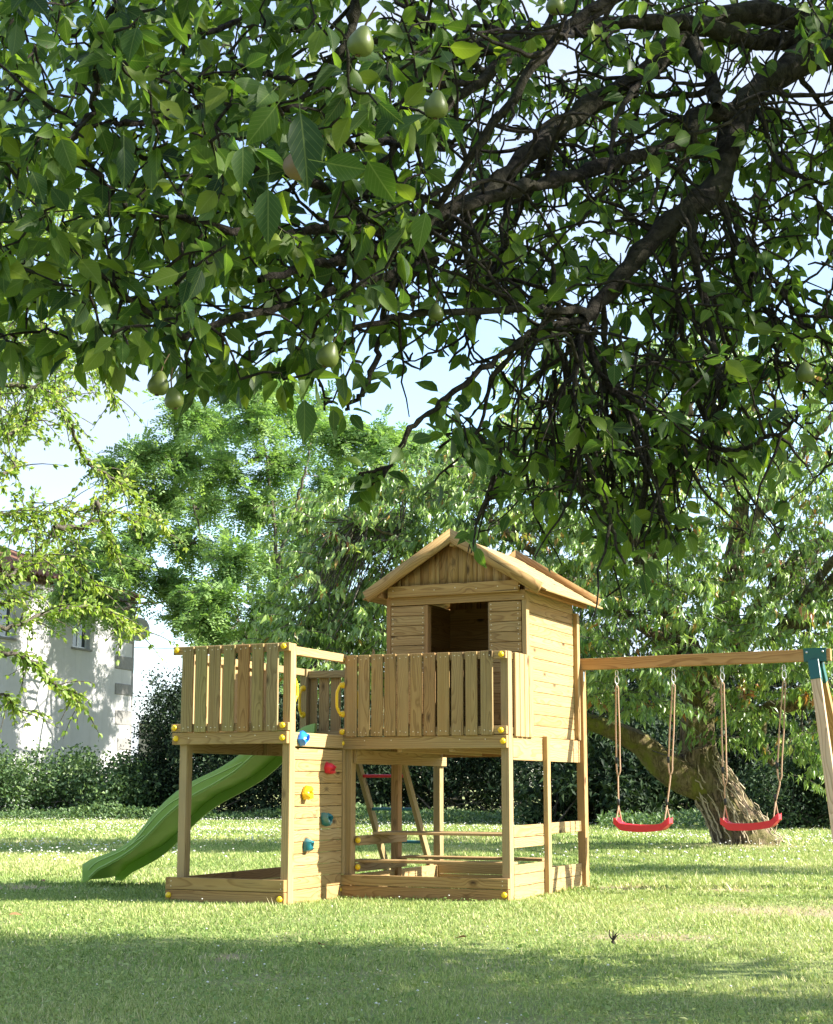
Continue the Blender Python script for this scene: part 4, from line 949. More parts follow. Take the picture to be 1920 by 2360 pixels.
        if rng.uniform() < .5:
            for _q in range(int(rng.integers(2, 6))): LP.append(S[-1 - int(rng.integers(0, 3))]); LD.append(norm(d + rand_dirs(1, rng)[0] * .9 + np.array([0, 0, -.5])))
    for _ in range(60):
        s = at(rng.uniform(1180, 1600), rng.uniform(820, 1060), rng.uniform(5.1, 5.8)); j = int(np.argmin(np.sum((pool - s) ** 2, 1))); s = pool[j]
        L = rng.uniform(.25, .55); d = norm(np.array([rng.normal(.12, .25), rng.normal(0, .2), -1.0])); n = 10; S = [s]
        for q in range(n): d = norm(d + rng.normal(0, .12, 3)); S.append(S[-1] + d * L / n)
        S = np.array(S); twigs.add(S - O, np.linspace(.0075, .0022, n + 1), 5, .08)
        for sp in range(5): q = S[rng.integers(2, n)]; e = q + rand_dirs(1, rng)[0] * rng.uniform(.02, .06); twigs.add(np.array([q, (q + e) / 2, e]) - O, [.004, .0035, .0025], 4)
        for _q in range(int(rng.integers(1, 4))): LP.append(S[-1 - int(rng.integers(0, 4))]); LD.append(norm(d + rand_dirs(1, rng)[0] * .9))
    # bare hanging twigs and spurs in the dark middle of the tree
    for _ in range(260):
        j = rng.integers(0, len(NO)); s = NO[j]; px, py = to_px(s)
        if px < 900 or (py > 860 and px < 1180): continue
        L = rng.uniform(0.12, 0.45); d = norm(np.array([rng.normal(0, .4), rng.normal(0, .4), -0.9 if rng.uniform() < .7 else 0.8])); n = 7
        S = np.array([s + d * L * q / (n - 1) for q in range(n)]); S[1:] += np.cumsum(rng.normal(0, 0.008, (n - 1, 3)), 0); twigs.add(S - O, np.linspace(0.006, 0.002, n), 5)
    link('twigs', twigs.mesh('twigs'), M_BARKP, root)['kind'] = 'stuff'
    big = [((690, 245, 3.05), (712, 405, 3.05)), ((738, 372, 3.0), (838, 392, 3.05)), ((842, 362, 3.05), (902, 455, 3.1)), ((618, 425, 3.1), (618, 540, 3.1)), ((560, 330, 3.2), (560, 420, 3.2)), ((285, 330, 3.3), (290, 420, 3.3)), ((985, 480, 3.4), (962, 570, 3.4)), ((640, 240, 3.2), (580, 320, 3.2)), ((700, 912, 4.6), (706, 1005, 4.6))]
    for a_, b_ in big: LP.append(at(*a_) - (at(*b_) - at(*a_)) * .3); LD.append(norm(at(*b_) - at(*a_)))
    LP = np.array(LP); LD = np.array(LD); n = len(LP)
    size = rng.uniform(0.05, 0.092, n)
    for q, (a_, b_) in enumerate(big): size[n - len(big) + q] = np.linalg.norm(at(*b_) - at(*a_)) * 1.02; wid = size * rng.uniform(0.5, 0.66, n)
    pet = size * 0.4; pos = LP + LD * pet[:, None]
    nrm = norm(rand_dirs(n, rng) * 0.8 + np.array([0.1, -0.25, 0.55])); tn = np.clip(rng.normal(0.45, 0.2, n), 0, 1)
    nb_ = len(big); nrm[n - nb_:] = norm(norm(EYE - pos[n - nb_:]) + rng.normal(0, .22, (nb_, 3)))
    # the leaves that show largest are parts of their own
    px, py = to_px(pos + LD * size[:, None] * 0.5); face = np.abs(np.sum(norm(pos - EYE) * norm(nrm - LD * np.sum(nrm * LD, 1, keepdims=True)), 1))
    inside = (px > 10) & (px < 1910) & (py > 10); score = np.where(inside, size / np.linalg.norm(pos - EYE, axis=1) * (0.35 + face), 0)
    top = np.argsort(-score)[:300]; rest = np.ones(n, bool); rest[top] = False
    me = leaf_cloud('foliage', pos[rest] - O, LD[rest], nrm[rest], size[rest], wid[rest], 'pear', tn[rest])
    tag(link('foliage', me, M_PEAR, root), None, None, None, 'stuff')
    vari = []
    for q in range(8):
        one = leaf_cloud('leaf', np.zeros((1, 3)), np.array([[1.0, 0, 0]]), np.array([[0, 0, 1.0]]), 1.0, [0.5, 0.55, 0.6, 0.65][q % 4], 'pear', np.array([0.12 + 0.11 * q]))
        vari.append(one)
    for q in top:
        x = LD[q]; z = nrm[q] - x * np.dot(nrm[q], x); z = z / np.linalg.norm(z); y = np.cross(z, x); s = size[q]; P = pos[q] - O
        M = Matrix(((x[0] * s, y[0] * s, z[0] * s, P[0]), (x[1] * s, y[1] * s, z[1] * s, P[1]), (x[2] * s, y[2] * s, z[2] * s, P[2]), (0, 0, 0, 1)))
        link('leaf', vari[rng.integers(0, 8)] if q < n - nb_ else vari[(0, 2, 3, 1, 2, 0, 4, 3, 2)[q - n + nb_]], M_PEAR, root, M)
    # rest of the crown, beyond the right edge of the view
    n = 26000; ctr = []
    for S in outer:
        for _ in range(26): ctr.append(S[rng.integers(4, len(S))] + rng.normal(0, 0.5, 3))
    ctr = np.array(ctr); P = ctr[rng.integers(0, len(ctr), n)] + rng.normal(0, 0.28, (n, 3)); pxx = P[:, 0] / np.maximum(P[:, 1], 0.5)
    c2 = np.stack([rng.uniform(1.4, 8.5, 420), rng.uniform(-1.5, 8.3, 420), rng.uniform(4.6, 8.2, 420)], 1)
    P2 = c2[rng.integers(0, 420, 26000)] + rng.normal(0, .3, (26000, 3)); P2 = P2[(P2[:, 2] > .95 + .6 * np.maximum(P2[:, 1], 0)) & (P2[:, 2] > 4.2)]
    P = P[((pxx > 0.30) | (P[:, 1] < 1.0)) & (P[:, 2] > 1.7) & (P[:, 1] < 8.9) & (np.linalg.norm(P - EYE, axis=1) > 2.0)]; P = np.vstack([P, P2]); n = len(P)
    D = norm(rand_dirs(n, rng) + np.array([0, 0, -0.5])); me = leaf_cloud('crown', P - O, D, rand_dirs(n, rng), rng.uniform(.09, .125, n), rng.uniform(.06, .075, n), 'diamond', np.clip(rng.normal(.45, .2, n), 0, 1))
    tag(link('crown', me, M_PEAR, root), None, None, None, 'stuff')
build_pear()

def pear(px, py, Y, size, label, mat=None, tilt=(0, 0)):
    """fruit hanging on its stalk from a twig"""
    prof = [(0.0, 0.0), (0.13, 0.012), (0.30, 0.05), (0.43, 0.17), (0.475, 0.34), (0.44, 0.52), (0.34, 0.70), (0.25, 0.84), (0.17, 0.95), (0.08, 1.0), (0.03, 0.99)]
    bm = bmesh.new(); rings = []; ns = 18
    for r, h in prof[1:]: rings.append([bm.verts.new((r * math.cos(2 * math.pi * i / ns) * (1 + .03 * math.sin(i)), r * math.sin(2 * math.pi * i / ns), h - 1.0)) for i in range(ns)])
    b = bm.verts.new((0, 0, -0.985))
    for i in range(ns): bm.faces.new((b, rings[0][(i + 1) % ns], rings[0][i]))
    for a, c in zip(rings, rings[1:]):
        for i in range(ns): bm.faces.new((a[i], a[(i + 1) % ns], c[(i + 1) % ns], c[i]))
    bm.faces.new(rings[-1]); bmesh.ops.scale(bm, vec=(size * 1.0, size * 1.0, size * 1.05), verts=bm.verts)
    me = bm_mesh('pear', bm, True); P = at(px, py, Y); o = link('pear', me, mat or M_PEARF)
    o.rotation_euler = (tilt[0], tilt[1], 0); R = Euler((tilt[0], tilt[1], 0)).to_matrix(); o.location = Vector(P) + R @ Vector((0, 0, size * 0.55))
    tag(o, label, 'pear', 'pears hanging in the tree')
    t = Tubes().add(smooth_path([(0, 0, -0.004), (0.003, 0, 0.02), (0.012, 0.004, 0.05)], 6), 0.0022, 5); link('stalk', t.mesh('stalk'), M_STALK, o)
    bm = bmesh.new(); bmesh.ops.create_cone(bm, cap_ends=True, segments=7, radius1=size * .11, radius2=size * .05, depth=size * .08)
    link('calyx', bm_mesh('calyx', bm), M_STALK, o, Matrix.Translation((0, 0, -size * 1.05)))
pear(833, 95, 3.25, 0.064, 'green pear highest up near the middle, under a grey branch', None, (0.15, 0.25))
pear(1006, 242, 3.5, 0.062, 'round green pear in the middle of the canopy among dark twigs', None, (0.25, 0.1))
pear(688, 378, 3.2, 0.066, 'tan russet pear half hidden behind a big grey green leaf', M_PEARB, (0.7, 0.75))
pear(757, 818, 4.1, 0.066, 'olive green pear hanging low over the sky gap, left of the bare twigs', None, (0.1, 0.35))
pear(366, 884, 3.9, 0.060, 'upper of the two dark pears hanging together at lower left', None, (0.0, 0.15))
pear(400, 918, 3.85, 0.052, 'lower of the two dark pears hanging together at lower left', None, (0.1, -0.2))
pear(1857, 858, 5.2, 0.066, 'yellowish pear hanging alone near the right edge', None, (0.0, -0.05))
pear(1005, 720, 4.8, 0.054, 'small pear hanging from the long straight horizontal twig', None, (0.0, 0.0))
pear(1281, 10, 4.2, 0.058, 'green pear cut off by the top edge of the photo', None, (0.1, 0.2))
pear(1565, 868, 5.4, 0.050, 'slim pear hanging beside a long drooping bare twig at right', None, (0.0, 0.1))

# ------------------------------------------------------------------ plum tree at the left
def build_plum():
    rng = np.random.default_rng(17); O = np.array([-5.2, 12.2, 0.0])
    root = empty('plum_tree', tuple(O), 0, 'yellow green plum tree with long sunlit leafy shoots at the left edge', 'tree')
    tb = Tubes(); top = np.array([-4.4, 11.8, 2.6])
    tb.add(smooth_path([(-5.2, 12.2, -0.1), (-5.1, 12.1, 1.0), (-4.7, 11.9, 2.0), top, (-4.0, 11.6, 4.2)], 20) - O, np.linspace(.15, .07, 20), 10, .05)
    link('trunk', tb.mesh('trunk'), M_BARKR, root)
    sh = [[(-260, 700), (-60, 640), (60, 540), (170, 430)], [(-260, 760), (0, 700), (110, 640), (180, 560)], [(-200, 900), (20, 850), (80, 770), (110, 690)], [(-200, 560), (0, 520), (60, 450), (90, 400)],
          [(-200, 780), (60, 760), (150, 790), (230, 860), (270, 935)], [(-100, 880), (90, 900), (160, 975), (200, 1065), (270, 1105), (340, 1170), (395, 1232)], [(-160, 1000), (20, 1000), (75, 960), (140, 900)],
          [(-240, 1520), (-60, 1400), (60, 1310), (130, 1215), (220, 1160), (300, 1090)], [(130, 1215), (200, 1210), (260, 1180), (330, 1215)], [(220, 1160), (250, 1230), (262, 1290)],
          [(-200, 1200), (0, 1185), (90, 1190), (170, 1165)], [(-240, 1440), (0, 1448), (90, 1420), (170, 1400), (240, 1405), (290, 1440), (320, 1455)], [(-200, 1500), (0, 1500), (80, 1530), (130, 1580), (170, 1600), (175, 1625)],
          [(-200, 1320), (0, 1330), (70, 1290), (130, 1275)], [(80, 1300), (170, 1290), (215, 1340), (225, 1360)], [(-160, 1600), (0, 1600), (40, 1640)], [(-160, 1380), (0, 1390), (60, 1360)],
          [(-200, 1100), (0, 1090), (40, 1060)], [(60, 450), (130, 470), (190, 520)]]
    br = Tubes(); LP, LD, TN = [], [], []
    for q, pts in enumerate(sh):
        Y0 = rng.uniform(9.2, 11.2); P = np.array([at(a, b, Y0 + 0.25 * k) for k, (a, b) in enumerate(pts)])
        n = len(pts) * 9; S = smooth_path(P, n); S += rng.normal(0, .008, S.shape)
        br.add(S - O, np.linspace(.020, .004, n), 6)
        st = S[0]
        if pts[0][0] < -50: br.add(smooth_path([np.array([-4.4, 11.8, 2.6 + 1.2 * rng.uniform()]), (top + st) / 2 + (0, 0, .3), st], 8) - O, np.linspace(.034, .018, 8), 6)
        L = np.sum(np.linalg.norm(np.diff(S, axis=0), axis=1)); m = int(L * 190)
        f = rng.uniform(0, 1, m) ** 0.85; idx = (f * (n - 1)).astype(int); T = norm(np.gradient(S, axis=0))
        for i in idx:
            off = rand_dirs(1, rng)[0]; LP.append(S[i] + off * rng.uniform(0, .035)); LD.append(norm(T[i] * .45 + off * .8 + np.array([0, 0, -.35]))); TN.append(rng.normal(0.35 + .45 * i / n, .15))
        for _ in range(int(L * 16)):              # side sprays
            i = rng.integers(2, n); e = S[i] + norm(T[i] * .6 + rand_dirs(1, rng)[0] * .9 + np.array([0, 0, -.3])) * rng.uniform(.08, .34); ss = smooth_path([S[i], (S[i] + e) / 2 + (0, 0, .02), e], 6); br.add(ss - O, np.linspace(.005, .002, 6), 4)
            for _ in range(int(rng.integers(7, 15))):
                k = rng.integers(1, 6); LP.append(ss[k]); LD.append(norm(e - S[i] + rand_dirs(1, rng)[0] * .25 + np.array([0, 0, -.12]))); TN.append(rng.normal(.55, .2))
    # denser leafy mass at the edge, upper left
    for (x0, y0, x1, y1, c) in [(-140, 560, 130, 900, 170), (-140, 430, 190, 600, 70), (-160, 880, 110, 1010, 60), (-160, 1300, 40, 1640, 26), (60, 720, 200, 900, 40), (20, 1150, 150, 1290, 26)]:
        for _ in range(c):
            p = at(rng.uniform(x0, x1), rng.uniform(y0, y1), rng.uniform(9.5, 12.5)); d = norm(rand_dirs(1, rng)[0] + np.array([.3, 0, -.2])); e = p + d * .35; ss = smooth_path([p, (p + e) / 2 + (0, 0, .04), e], 6); br.add(ss - O, np.linspace(.005, .002, 6), 4)
            for _ in range(26):
                k = rng.integers(0, 6); LP.append(ss[k] + rng.normal(0, .015, 3)); LD.append(norm(d + rand_dirs(1, rng)[0] * .9 + np.array([0, 0, -.3]))); TN.append(rng.normal(.45, .22))
    for _ in range(330):                 # the part of the crown left of the view
        p = np.array([rng.uniform(-7.4, -3.2), rng.uniform(10.2, 13.6), rng.uniform(1.9, 6.6)])
        if p[0] / p[1] > -.285: continue
        d = norm(rand_dirs(1, rng)[0] + np.array([0, 0, -.2])); e = p + d * .45; ss = smooth_path([p, (p + e) / 2 + (0, 0, .04), e], 6); br.add(ss - O, np.linspace(.006, .002, 6), 4)
        for _ in range(34): LP.append(ss[rng.integers(0, 6)] + rng.normal(0, .03, 3)); LD.append(norm(d + rand_dirs(1, rng)[0] * .9 + np.array([0, 0, -.3]))); TN.append(rng.normal(.45, .22))
    link('branches', br.mesh('branches'), M_BARKR, root)['kind'] = 'stuff'
    LP = np.array(LP); LD = np.array(LD); n = len(LP); sz = rng.uniform(.032, .058, n)
    me = leaf_cloud('foliage', LP - O, LD, norm(rand_dirs(n, rng) + np.array([.3, -.2, .6])), sz, sz * rng.uniform(.42, .58, n), 'oval', np.clip(TN, 0, 1))
    tag(link('foliage', me, M_PLUM, root), None, None, None, 'stuff')
build_plum()

# ------------------------------------------------------------------ the tall feathery tree behind
def fronds(P, D, rng, L=(0.22, 0.4), pairs=9, leaf=0.075):
    """feather leaves: a row of leaflet pairs along each midrib"""
    n = len(P); LL = rng.uniform(*L, n); D = norm(D); S = norm(np.cross(D, np.array([0, 0, 1.0]) + rng.normal(0, .35, (n, 3)))); Nn = np.cross(S, D)
    pos, tip, nrm = [], [], []
    for k in range(pairs):
        f = (k + .5) / pairs; base = P + D * (LL * f)[:, None] - np.array([0, 0, 1.0]) * (LL * .28 * f * f)[:, None]
        for s in (-1, 1): pos.append(base); tip.append(norm(S * s + D * .45 + rng.normal(0, .12, (n, 3)))); nrm.append(Nn + rng.normal(0, .25, (n, 3)))
    k = pairs * 2
    return np.concatenate(pos), np.concatenate(tip), np.concatenate(nrm), np.tile(rng.normal(0, 1, n), k), np.tile(LL, k)

def build_robinia():
    rng = np.random.default_rng(23); Y = 54.0; O = np.array([-4.9, 54.0, 0.0])
    root = empty('robinia_tree', tuple(O), 0, 'tall airy tree with feathery leaflets standing in the middle behind the frame', 'tree')
    clumps = [  # px, py, radius in px
        (700, 960, 90), (590, 960, 80), (500, 980, 80), (430, 960, 50), (780, 1000, 80), (870, 1010, 70), (960, 1030, 70), (1040, 1050, 60), (1120, 1090, 60), (330, 1050, 70), (420, 1060, 90), (270, 1090, 45), (520, 1080, 90), (640, 1070, 90), (760, 1100, 90), (880, 1110, 90), (1000, 1140, 80),
        (470, 1160, 80), (590, 1180, 90), (380, 1150, 55), (700, 1200, 90), (820, 1210, 90), (930, 1230, 80), (330, 1230, 70), (430, 1260, 80), (240, 1270, 60), (540, 1290, 90), (650, 1310, 80), (190, 1290, 40), (760, 1320, 70), (290, 1320, 60), (210, 1370, 70), (160, 1390, 55), (390, 1340, 55), (270, 1410, 45), (500, 1380, 70),
        (610, 1410, 80), (480, 1450, 60), (560, 1480, 70), (680, 1470, 60), (430, 1420, 40), (620, 1540, 60), (540, 900, 50), (640, 910, 60)]
    tr = Tubes(); base = np.array([-4.9, 54, -.1])
    trunks = [[(670, 1880), (660, 1700), (650, 1500), (640, 1300), (620, 1100), (600, 960)], [(655, 1700), (720, 1500), (790, 1250), (830, 1050)], [(650, 1600), (560, 1450), (480, 1280), (430, 1100)], [(655, 1560), (590, 1400), (440, 1380), (300, 1400)], [(720, 1500), (900, 1250), (1000, 1100)], [(640, 1300), (700, 1100), (720, 980)]]
    nodes = []
    for k, pts in enumerate(trunks):
        P = np.array([at(a, b, Y + (rng.uniform(-1, 1) if k else 0)) for a, b in pts])
        if k == 0: P = np.vstack([base, P])
        S = smooth_path(P, 40); S += rng.normal(0, .02, S.shape); link('limb' if k else 'trunk', Tubes().add(S - O, np.linspace(.17 if k == 0 else .075, .02, 40), 8, .06).mesh('trunk'), M_BARKR, root); nodes.append(S)
    NO = np.vstack(nodes); PP, DD, TT = [], [], []
    for (cx_, cy_, r) in clumps:
        yy = Y + rng.uniform(-5.5, 6); c = at(cx_, cy_, yy); R = r * Y / 3600.0
        j = np.argmin(np.sum((NO - c) ** 2, 1)); s = NO[j]; S = smooth_path([s, (s + c) / 2 + (0, 0, -.12), c], 10); S[1:] += rng.normal(0, .03, (9, 3)); tr.add(S - O, np.linspace(.05, .016, 10), 5)
        m = int(20 + R * 17)
        for _ in range(m):
            d = rand_dirs(1, rng)[0]; e = c + d * R * np.array([1.05, 1.1, .85]) * rng.uniform(.2, 1.45); ss = smooth_path([c, (c + e) / 2 + (0, 0, .08), e], 5); tr.add(ss - O, np.linspace(.014, .006, 5), 3)
            q = int(rng.integers(11, 17)); f = rng.uniform(.2, 1.05, q); pts = c + (e - c) * f[:, None] + rng.normal(0, .10, (q, 3)); PP.append(pts); DD.append(norm((e - c) * .8 + rand_dirs(q, rng) * .9 * R)); TT.append(np.full(q, rng.normal(.5, .16)))
    PP = np.concatenate(PP); DD = np.concatenate(DD); TT = np.concatenate(TT)
    link('twigs', tr.mesh('twigs'), M_BARKR, root)['kind'] = 'stuff'
    p, t, nn, j, LL = fronds(PP, DD, rng, (.28, .48), 5)
    tn = np.clip(np.tile(TT, 10) + .12 * j, 0, 1)
    me = leaf_cloud('foliage', p - O, t, nn, LL * .36, LL * .19, 'diamond', tn); tag(link('foliage', me, M_ROBIN, root), None, None, None, 'stuff')
build_robinia()

# ------------------------------------------------------------------ old leaning tree with drooping leaves
def build_cherry():
    rng = np.random.default_rng(31); O = np.array([5.05, 25.0, 0.0])
    root = empty('cherry_tree', tuple(O), 0, 'old leaning tree with thick ivy scarred trunk and long drooping pale leaves', 'tree')
    pa = lambda *p: at(*p)
    def trunk_tube(pts, rads, sides, amp, seed):
        r = np.random.default_rng(seed); P = np.array([pa(*p) for p in pts]); n = 46; S = smooth_path(P, n); R = np.interp(np.linspace(0, 1, n), np.linspace(0, 1, len(rads)), rads)
        ph = r.uniform(0, 6.28, 8); th = np.linspace(0, 2 * np.pi, sides, endpoint=False)
        g = np.linspace(0, 6, n)
        mod = 1 + amp * (np.sin(3 * th[None] + g[:, None] * .8 + ph[0]) * .5 + np.sin(7 * th[None] - g[:, None] * .6 + ph[1]) * .35 + np.sin(13 * th[None] + g[:, None] * .9 + ph[2]) * .2) + .02 * r.standard_normal((n, sides))
        T = norm(np.gradient(S, axis=0)); a = np.array([0, 1.0, 0]); A = []
        for i in range(n): a = norm(a - T[i] * np.dot(a, T[i])); A.append(a)
        A = np.array(A); B = np.cross(T, A)
        V = S[:, None] + (R[:, None] * mod)[..., None] * (np.cos(th)[None, :, None] * A[:, None] + np.sin(th)[None, :, None] * B[:, None])
        i = np.arange(n - 1)[:, None] * sides; j = np.arange(sides)[None]; j2 = (j + 1) % sides
        return V.reshape(-1, 3), np.stack([i + j, i + j2, i + sides + j2, i + sides + j], -1).reshape(-1, 4), S, A, B, R
    V, F, S, A, B, R = trunk_tube([(1732, 1978, 25), (1712, 1930, 25), (1680, 1870, 25), (1644, 1812, 25), (1614, 1770, 25), (1604, 1720, 25), (1606, 1670, 25), (1612, 1590, 25)], [.54, .41, .35, .33, .31, .27, .25, .22], 48, .17, 1)
    tk = link('trunk', np_mesh('trunk', V - O, F, True), M_BARKC, root)
    V2, F2, S2, A2, B2, R2 = trunk_tube([(1640, 1815, 25), (1572, 1788, 24.9), (1522, 1756, 24.8), (1475, 1712, 24.7), (1395, 1676, 24.4), (1300, 1640, 24), (1200, 1550, 23.6)], [.27, .265, .23, .18, .13, .10, .05], 28, .13, 2)
    link('limb', np_mesh('limb', V2 - O, F2, True), M_BARKM, root)
    lim = Tubes(); nodes = []
    for pts, r0, r1 in [([(1610, 1600, 25), (1580, 1500, 24.6), (1500, 1330, 24), (1420, 1150, 23.5), (1350, 1000, 23)], .3, .05), ([(1610, 1600, 25), (1660, 1480, 25), (1700, 1250, 25), (1720, 1050, 24.5), (1740, 880, 24)], .28, .05),
                        ([(1680, 1600, 25.4), (1740, 1690, 25.2), (1760, 1640, 25), (1850, 1620, 24.6), (1960, 1610, 24.2)], .14, .1), ([(1630, 1560, 25), (1760, 1400, 24.5), (1860, 1270, 24), (1960, 1235, 23.6)], .2, .1),
                        ([(1150, 1500, 23.6), (1050, 1350, 23), (930, 1250, 22.6), (820, 1200, 22.4)], .05, .012), ([(1580, 1500, 24.6), (1400, 1400, 23.6), (1200, 1250, 22.8), (1080, 1150, 22.4)], .09, .02),
                        ([(1690, 1590, 25.2), (1740, 1690, 25.4), (1780, 1760, 25.6)], .14, .04), ([(1700, 1250, 25), (1850, 1050, 24.5), (1960, 900, 24)], .12, .04), ([(1500, 1330, 24), (1560, 1100, 23.6), (1600, 900, 23.4)], .12, .04)]:
        P = np.array([pa(*p) for p in pts]); n = len(pts) * 8; Q = smooth_path(P, n); Q += rng.normal(0, .015, Q.shape); link('limb', Tubes().add(Q - O, np.linspace(r0, r1, n), 9, .07).mesh('limb'), M_BARKC, root); nodes.append(Q)
    # dead ivy stems climbing the trunk
    iv = Tubes()
    for q in range(90):
        i0 = int(rng.integers(0, 30)); ln = int(rng.integers(6, 14)); th = rng.uniform(math.pi * .0, 2 * math.pi); pts = []
        for i in range(i0, min(i0 + ln, 45)):
            th += rng.normal(0.01, .045); pts.append(S[i] + (R[i] * 1.1 + rng.normal(.015, .012)) * (math.cos(th) * A[i] + math.sin(th) * B[i]))
        if len(pts) > 3: iv.add(np.array(pts) - O, np.linspace(rng.uniform(.008, .018), .006, len(pts)), 4)
    for q in range(26):                       # stubs and shoots round the base
        i = int(rng.integers(0, 9)); th = rng.uniform(0, 6.28); b = S[i] + R[i] * 1.05 * (math.cos(th) * A[i] + math.sin(th) * B[i]); e = b + norm(np.array([rng.normal(0, .15), rng.normal(0, .15), 1])) * rng.uniform(.08, .22) + (math.cos(th) * A[i] + math.sin(th) * B[i]) * .05
        iv.add(np.array([b, (b + e) / 2, e]) - O, [.012, .009, .004], 4)
    o = link('ivy_stem', iv.mesh('ivy_stem'), plain('dry_ivy_stem', (0.42, 0.35, 0.24), 0.9, 0.1, 0.3, 20), root); o['kind'] = 'stuff'
    NO = np.vstack(nodes + [S2[20:]])
    # drooping sprays
    regs = [(1180, 800, 1960, 1100, 22.5, 26, 240), (1300, 1050, 1960, 1360, 21.5, 26, 330), (1330, 1330, 1960, 1560, 21.3, 25, 230), (1340, 1530, 1560, 1640, 21.8, 24, 46), (1660, 1500, 1960, 1720, 22.5, 25.5, 100), (1780, 1660, 1960, 1790, 23, 25, 20), (1540, 760, 1960, 860, 23.5, 26, 60),
            (690, 1180, 900, 1500, 22.2, 24, 120), (640, 1330, 880, 1560, 22.0, 23.6, 90), (880, 1060, 1200, 1250, 21.6, 24, 110), (1150, 950, 1350, 1250, 22, 24.5, 90), (700, 1120, 980, 1300, 22.5, 24, 60), (1200, 1200, 1400, 1480, 22, 24, 90), (590, 1440, 720, 1560, 22, 23.2, 28), (830, 1480, 1350, 1600, 23.6, 25, 70), (1180, 1540, 1340, 1700, 24, 25.4, 26)]
    LP, LD, TN = [], [], []; tw = Tubes()
    def spray(c, s0=None):
        d = norm(np.array([rng.normal(0, 1), rng.normal(-.35, .8), rng.uniform(-.1, .75)])); Lr = rng.uniform(.5, 1.05); n = 7
        S_ = np.array([c + d * Lr * f - np.array([0, 0, .38]) * Lr * f * f for f in np.linspace(0, 1, n)])
        tw.add(S_ - O, np.linspace(.0065, .003, n), 3); T = norm(np.gradient(S_, axis=0)); base = rng.normal(.5, .16)
        for q in range(int(rng.integers(23, 34))):
            f = rng.uniform(.1, 1); i = int(f * (n - 1)); LP.append(S_[i] + rng.normal(0, .03, 3)); LD.append(norm(T[i] * .45 + rand_dirs(1, rng)[0] * .55 + np.array([0, 0, -1.0]))); TN.append(rng.normal(base, .14) if rng.uniform() > .012 else .98)
    for x0, y0, x1, y1, Y0, Y1, c in regs:
        for k in range(c):
            p = pa(rng.uniform(x0, x1), rng.uniform(y0, y1), rng.uniform(Y0, Y1)); spray(p)
            if k % 3 == 0:
                j = np.argmin(np.sum((NO - p) ** 2, 1)); b = NO[j]; tw.add(smooth_path([b, (b + p) / 2 + rng.normal(0, .15, 3), p], 7) - O, np.linspace(.012, .005, 7), 4)
    # part of the crown outside the view, to the right and towards the sun
    nin = len(LP)
    for _ in range(260): spray(np.array([rng.uniform(7.6, 11), rng.uniform(21, 28), rng.uniform(4.5, 8)]))
    for (cx_, cy_, cz_, r, c) in [(8.2, 16.6, 3.9, .8, 46), (6.9, 16.9, 3.4, .6, 26), (10.0, 17.0, 4.6, .9, 46), (11.6, 16.8, 5.2, 1.0, 46), (7.6, 17.6, 4.0, .7, 22)]:
        lim2 = smooth_path([(5.6, 24.6, 3.2), ((5.6 + cx_) / 2, 21, 4.4), (cx_, cy_, cz_)], 12); tw.add(lim2 - O, np.linspace(.09, .03, 12), 5)
        for _ in range(c): spray(np.array([cx_, cy_, cz_]) + rng.normal(0, r * .6, 3))
    o = link('twigs', tw.mesh('twigs'), M_BARKR, root); o['kind'] = 'stuff'
    LP = np.array(LP); LD = np.array(LD); n = len(LP); sz = rng.uniform(.11, .18, n)
    me = leaf_cloud('foliage', LP - O, LD, norm(rand_dirs(n, rng) + np.array([.5, -.3, .5])), sz, sz * rng.uniform(.28, .40, n), 'lance', np.clip(TN, 0, 1)); tag(link('foliage', me, M_CHERRY, root), None, None, None, 'stuff')
build_cherry()

# ------------------------------------------------------------------ shrubs, hedges
def shrub(name, label, cat, ctr_list, n, leaf, mat, kind='oval', wr=.5, seed=1, stem=True, tn0=.5, zpow=1.0, group=None):
    """ctr_list: (x, y, z, rx, ry, rz) ellipsoids filled with leaves, thickest in their outer shell"""
    rng = np.random.default_rng(seed); cl = np.array(ctr_list, float); vol = (cl[:, 3] * cl[:, 5]); pr = vol / vol.sum()
    O = np.array([cl[:, 0].mean(), cl[:, 1].mean(), 0.0]); root = empty(name, tuple(O), 0, label, cat, group)
    # second level clumps give an uneven outline
    m = max(40, n // 130); k = rng.choice(len(cl), m, p=pr); d = rand_dirs(m, rng); sub = cl[k, :3] + d * cl[k, 3:] * rng.uniform(.55, 1.02, m)[:, None]
    j = rng.integers(0, m, n); rad = np.minimum(cl[k, 3:].min(1), 1.0)[j] * .28
    P = sub[j] + rng.normal(0, 1, (n, 3)) * rad[:, None]; P = P[P[:, 2] > 0.02]; n = len(P); j = j[:n]
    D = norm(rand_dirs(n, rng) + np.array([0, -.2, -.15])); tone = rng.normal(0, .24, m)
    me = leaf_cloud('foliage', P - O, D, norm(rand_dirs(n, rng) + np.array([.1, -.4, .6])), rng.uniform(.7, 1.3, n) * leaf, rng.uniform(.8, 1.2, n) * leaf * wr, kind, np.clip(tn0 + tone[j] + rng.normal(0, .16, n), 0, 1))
    tag(link('foliage', me, mat, root), None, None, None, 'stuff')
    if stem:
        t = Tubes()
        for q in range(max(12, len(cl) * 5)):
            c = cl[rng.integers(0, len(cl))]; b = np.array([c[0] + rng.normal(0, c[3] * .35), c[1] + rng.normal(0, c[4] * .35), -.05]); e = sub[rng.integers(0, m)]
            t.add(smooth_path([b, (b + e) / 2 + rng.normal(0, .12, 3), e], 8) - O, np.linspace(.03, .008, 8), 5)
        link('stem', t.mesh('stem'), M_BARKR, root)
def W(px, Y): return (px - 960) / 3655.0 * Y
